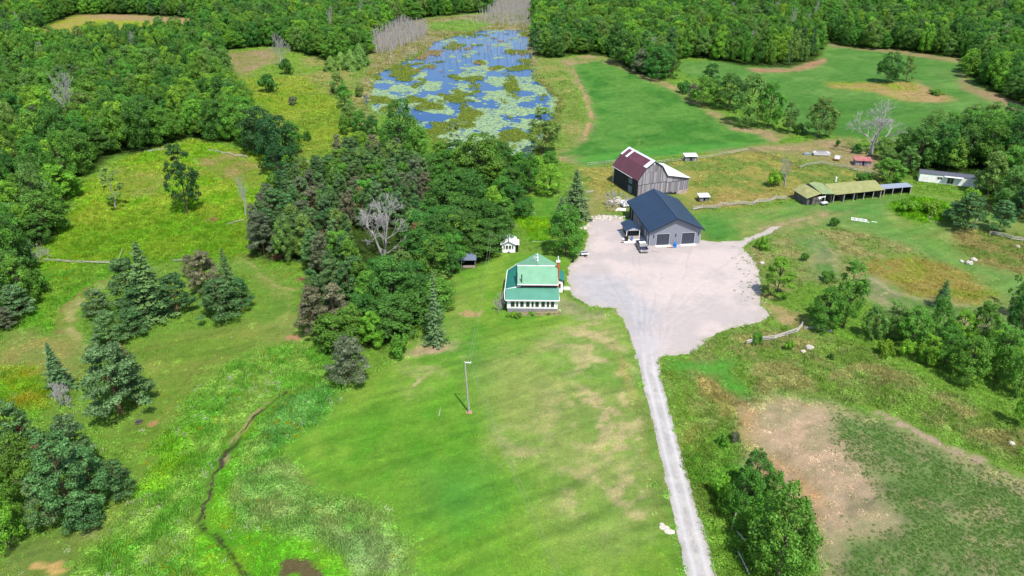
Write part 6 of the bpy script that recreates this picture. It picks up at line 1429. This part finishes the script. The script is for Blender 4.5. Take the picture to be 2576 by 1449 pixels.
# ------------------------------------------------------------------ fences
def rail_fence(pts, label, post_h=1.2, rails=(.5, .95), step=2.6, zig=0, r_=.06, px=True, m='rail', lean=.05, drop=0.0):
    P = [at(*p) for p in pts] if px else pts
    x0, y0 = P[0]; e = empty('rail_fence', x0, y0, 0, 0, label, 'fence')
    L = [0]
    for i in range(1, len(P)): L.append(L[-1] + math.dist(P[i], P[i - 1]))
    n = max(1, round(L[-1] / step)); ps = []
    for i in range(n + 1):
        s_ = L[-1] * i / n; j = max(k for k in range(len(L)) if L[k] <= s_ + 1e-6); j = min(j, len(P) - 2)
        t = (s_ - L[j]) / (L[j + 1] - L[j] + 1e-9); X = P[j][0] + (P[j + 1][0] - P[j][0]) * t; Y = P[j][1] + (P[j + 1][1] - P[j][1]) * t
        if zig: 
            dx, dy = P[j + 1][0] - P[j][0], P[j + 1][1] - P[j][1]; l_ = math.hypot(dx, dy); sgn = zig if i % 2 else -zig; X += -dy / l_ * sgn; Y += dx / l_ * sgn
        ps.append((X - x0, Y - y0, float(terr(X, Y))))
    for (x, y, z) in ps:
        b_ = MB(); b_.beam((x, y, z - .1), (x + rb.uniform(-lean, lean), y + rb.uniform(-lean, lean), z + post_h * rb.uniform(.9, 1.1)), r_ * 1.15, 5, var=rb.uniform(.8, 1.2)); b_.build('post', M[m], e)
    for a, c_ in zip(ps[:-1], ps[1:]):
        for h_ in rails:
            if rb.random() < drop: continue
            b_ = MB(); b_.beam((a[0], a[1], a[2] + h_ + rb.uniform(-.08, .08)), (c_[0], c_[1], c_[2] + h_ + rb.uniform(-.08, .08)), r_, 5, var=rb.uniform(.7, 1.25)); b_.build('rail', M[m], e)
    return e
rail_fence([(1742, 527), (1790, 524), (1835, 515), (1880, 517), (1925, 508), (1975, 500)], 'zigzag split-rail fence running from the garage to the long shed', 1.35, (.3, .62, .95), 2.9, .55, .085)
rail_fence([(1876, 866), (1925, 858), (1968, 850), (2000, 838), (2020, 822)], 'weathered broken rail fence between the lot and the dry meadow', 1.0, (.35, .7, .95), 2.7, .15, .1, lean=.2)
rail_fence([(2022, 826), (2060, 830), (2090, 836)], 'fallen rails in the shade under the tall twin-headed tree', .7, (.2, .45), 2.4, .3, .08, lean=.35)
rail_fence([(1478, 418), (1548, 410)], 'pale rail fence left of the barn along the hay field', 1.1, (.5, 1.0), 3.4, 0, .05)
rail_fence([(1640, 414), (1700, 406), (1790, 398), (1882, 379)], 'grey rail fence along the hay field behind the barn', 1.1, (.5, 1.0), 3.6, 0, .05)
WG = mat('green_wire_fence', lin((70, 110, 80)) * .6, .7); M['wg'] = WG
rail_fence([(1882, 379), (1930, 395), (1985, 415), (2010, 424)], 'dark green fence slanting down across the paddock', 1.2, (.3, .6, .9, 1.2), 3.4, 0, .035, m='wg')
rail_fence([(2010, 424), (2035, 417), (2060, 412), (2110, 420), (2160, 432), (2230, 446)], 'old rail fence at the top right of the paddock', 1.0, (.4, .8), 3.2, .3, .07)
rail_fence([(2000, 500), (2200 - 190, 500)], 'single thin rail beside the long shed', .9, (.5, .8), 3, 0, .05)
rail_fence([(112, 657), (200, 663), (282, 664)], 'long white fallen rail fence line crossing the left meadow', .8, (.35, .6), 3.6, .1, .075, lean=.02)
rail_fence([(437, 659), (480, 657)], 'short piece of white rail between the two left clumps', .7, (.35, .6), 2.6, .05, .06)
rail_fence([(736, 412), (775, 407), (812, 404)], 'silvery rail fence right of the dark clump in the upper meadow', .9, (.3, .6), 3, .35, .09)
rail_fence([(528, 380), (560, 386), (600, 394), (625, 398)], 'silvery rail fence left of the dark clump', .9, (.3, .6), 3, .35, .09)
rail_fence([(372, 382), (420, 376)], 'fallen pale rails at the edge of the left wood', .7, (.25, .5), 3, .3, .09)
rail_fence([(570, 565), (590, 561), (612, 554)], 'fallen pale rails beside the brush pile in the left meadow', .4, (.2, .35), 2.6, .2, .07)
rail_fence([(1338, 616), (1400, 614)], 'white rail at the front of the vegetable garden', .9, (.85,), 3.2, 0, .05)
rail_fence([(1298, 543), (1346, 543)], 'white rail at the back of the vegetable garden', .9, (.85,), 2.8, 0, .05)
rail_fence([(1270, 574), (1300, 574)], 'short white rail behind the white shed', .9, (.85,), 2.8, 0, .05)
rail_fence([(1474, 486), (1494, 485)], 'pale stacked rails right of the dark spruce', .7, (.2, .4, .6), 2.4, .1, .07)
rail_fence([(2490, 590), (2530, 600), (2572, 608)], 'grey rail fence at the far right edge', 1.1, (.4, .75, 1.05), 2.6, .3, .09, lean=.2)
rail_fence([(2336, 556), (2362, 562)], 'fallen pale rails by the stump below the lime bushes', .3, (.15,), 2.4, .2, .07)

def log(x0, y0, x1, y1, z0, z1, r_, label, name='log', cat='log', m='rail'):
    a, c_ = at(x0, y0), at(x1, y1); b_ = MB(); b_.beam((0, 0, z0), (c_[0] - a[0], c_[1] - a[1], z1), r_, 7, r_ * .7); tag(b_.build(name, M[m], None, (a[0], a[1], 0)), label, cat)
log(1840, 1337, 1849, 1306, .2, 1.2, .09, 'upright grey log leaning in the brush beside the drive')
log(1853, 1340, 1872, 1372, .3, .8, .1, 'grey log pointing into the shade of the largest maple')
log(1856, 1395, 1884, 1450, .5, .4, .1, 'lower grey log running out of the picture under the largest maple')
log(1104, 1047, 1108, 1027, .06, .06, .06, 'thin yellow stick lying on the lawn left of the utility pole', 'stick', 'stick')
log(288, 680, 310, 636, .1, 1.0, .07, 'long pale pole leaning in the left meadow', 'pole', 'pole')
log(2445, 580, 2462, 552, .1, 1.4, .1, 'white stump leaning under the dark pines')
X, Y = at(2339, 549); e = empty('tree_stump', X, Y, 0, 0, 'white splintered stump below the lime-green bushes', 'stump')
b_ = MB(); b_.beam((0, 0, 0), (0, 0, .5), .45, 8, .3); b_.beam((.1, 0, .4), (.15, 0, 1.3), .16, 6, .05); b_.build('wood', M['rail'], e)
b_ = MB()
for k in range(6): b_.beam((0, 0, .2), (math.cos(k) * .9, math.sin(k * 1.1) * .8, .05), .1, 5, .04)
b_.build('root', M['rail'], e)
# white planks laid on the grass
X, Y = at(2168, 557); e = empty('plank_frame', X, Y, 0, R(-24), 'white planks laid out like a ladder on the mown grass', 'planks')
for (x0, x1, y0, y1) in ((-2.6, 1.8, -.1, .1), (-2.6, 1.2, 1.5, 1.7), (-2.2, 1.4, .75, .9), (-2.5, -2.35, .1, 1.5), (-1.4, -1.25, .1, 1.5), (-.3, -.15, .1, 1.5), (.8, .95, .1, 1.5), (2.3, 3.6, .7, .9)):
    b_ = MB(); b_.box(x0, x1, y0, y1, .02, .1); b_.build('plank', M['white'], e)
# brush heap
for x, y, r_, l, m_ in ((536, 556, 1.9, 'heap of grey and rusty brush in the left meadow', 'rail'), (757, 705, 1.0, 'small rust-brown brush heap beside the pine wood path', 'rail'), (350, 1064, .7, 'tan hay clump right below the big round pine', 'rail'), (700, 648, 1.6, 'fallen rust-red pine top at the foot of the pine wood', 'rail'), (965, 0 + 640, .1, '', '')):
    if not l: continue
    X, Y = at(x, y); b_ = MB()
    for i in range(70):
        a = rb.uniform(0, 6.28); d_ = rb.uniform(0, r_); z = rb.uniform(0, .55) * (1 - d_ / r_ * .7)
        b_.beam((math.cos(a) * d_, math.sin(a) * d_, z), (math.cos(a) * d_ + rb.uniform(-1, 1) * r_ * .6, math.sin(a) * d_ + rb.uniform(-1, 1) * r_ * .6, z + rb.uniform(0, .4) * r_), .05, 3, .02)
    tag(b_.build('brush_pile', mat('rusty_brush', lin((176, 118, 92)) * .62, .9, var=.3) if x != 350 else M['shedwood'], None, (X, Y, 0)), l, 'brush pile')

# small clutter under the round tree
X, Y = at(1470, 643); e = empty('utility_trailer', X, Y, 0, R(10), 'small grey utility trailer at the lot edge under the round tree', 'trailer')
b_ = MB(); b_.box(-.9, .9, -.6, .6, .5, .62); b_.box(-.9, -.84, -.6, .6, .62, .95); b_.box(.84, .9, -.6, .6, .62, .95); b_.box(-.84, .84, -.6, -.54, .62, .95); b_.box(-.84, .84, .54, .6, .62, .95); b_.build('box', M['galv'], e)
b_ = MB(); b_.box(-.84, .84, -.54, .54, .62, .7); b_.build('bed', M['dark'], e)
for a in (-.7, .7):
    b_ = MB(); b_.beam((0, a - .1, .3), (0, a + .1, .3), .3, 10); b_.build('wheel', TY, e)
b_ = MB(); b_.beam((-.9, 0, .5), (-2.1, 0, .4), .05, 5); b_.build('drawbar', M['galv'], e)
X, Y = at(1441, 660); e = empty('waste_bin', X, Y, 0, 0, 'black waste bin beside the lot right of the house', 'bin')
b_ = MB(); b_.prism([(-.22, 0), (.22, 0), (.28, .85), (-.28, .85)], -.25, .25); b_.build('body', BK, e); b_ = MB(); b_.box(-.3, .3, -.3, .3, .86, .92); b_.build('lid', BK, e)
for i, (x, y, l) in enumerate(((1404, 722, 'white doghouse-like box beside the right porch of the house'), (1398, 783, 'pale stones at the right corner of the sunroom'))):
    X, Y = at(x + 8, y); b_ = MB(); b_.box(-.4, .4, -.3, .3, 0, .45 - .2 * i); b_.blob((0, 0, .4 - .2 * i), (.38, .3, .12), rb); tag(b_.build('white_box' if i == 0 else 'stone_edging', M['white'] if i == 0 else M['rock'], None, (X, Y, 0)), l, 'box' if i == 0 else 'stones')

# ------------------------------------------------------------------ poles and wires
ux, uy = at(1180, 1037)
U = empty('utility_pole', ux, uy, 0, 0, 'weathered utility pole with its top bracket standing alone on the front lawn', 'utility pole')
topx = -.42
b_ = MB(); b_.beam((0, 0, -.3), (topx, 0, 9.8), .17, 10, .12); b_.build('shaft', M['pole'], U)
b_ = MB(); b_.beam((topx + .1, 0, 9.62), (topx + 1.0, 0, 9.55), .07, 6); b_.build('bracket', M['white'], U)
for a in (.55, .95):
    b_ = MB(); b_.beam((topx + a, 0, 9.6), (topx + a, 0, 9.8), .06, 8); b_.build('insulator', M['white'], U)
b_ = MB(); b_.beam((.12, -.05, .3), (.0, -.1, 3.3), .05, 6); b_.build('conduit', mat('grey_conduit', (.3, .3, .3), .5), U)
b_ = MB(); b_.box(-.5, .5, -.45, .45, -.02, .05); b_.build('bare_foot', mat('bare_soil', lin((190, 150, 115)) * .6, .95), U)
def wire(a, c_, sag, label, r_=.02):
    a = Vector(a); c_ = Vector(c_); n = 24; b_ = MB(); P = [a.lerp(c_, i / n) - Vector((0, 0, 4 * sag * (i / n) * (1 - i / n))) for i in range(n + 1)]
    for i in range(n): b_.beam(P[i] - a, P[i + 1] - a, r_, 4)
    tag(b_.build('power_line', M['wire'], None, tuple(a)), label, 'power line', 'power lines of the front lawn')
w0 = (ux + topx + .55, uy, 9.8); w1 = (ux + topx + .95, uy, 9.8)
pA = at(1233, 585, 7.5); pB = at(1239, 585, 7.5)
wire(w0, (*pA, 7.5), 1.2, 'left wire running from the pole towards the grove behind the white shed')
wire(w1, (*pB, 7.5), 1.2, 'right wire running from the pole towards the grove behind the white shed')
pC = at(1578, 1849, 10); pD = at(1600, 1849, 10)
wire(w0, (*pC, 10), 1.2, 'left wire running from the pole down towards the bottom of the picture')
wire(w1, (*pD, 10), 1.2, 'right wire running from the pole down towards the bottom of the picture')
x, y = at(1461, 547)
U2 = empty('yard_pole', x, y, 0, 0, 'thin pale pole in front of the dark spruce', 'pole')
b_ = MB(); b_.beam((0, 0, -.2), (0, 0, 9.6), .1, 8, .07); b_.build('shaft', M['pole'], U2)
b_ = MB(); b_.beam((0, 0, 9.6), (0, 0, 9.75), .12, 8, .05); b_.build('cap', M['white'], U2)
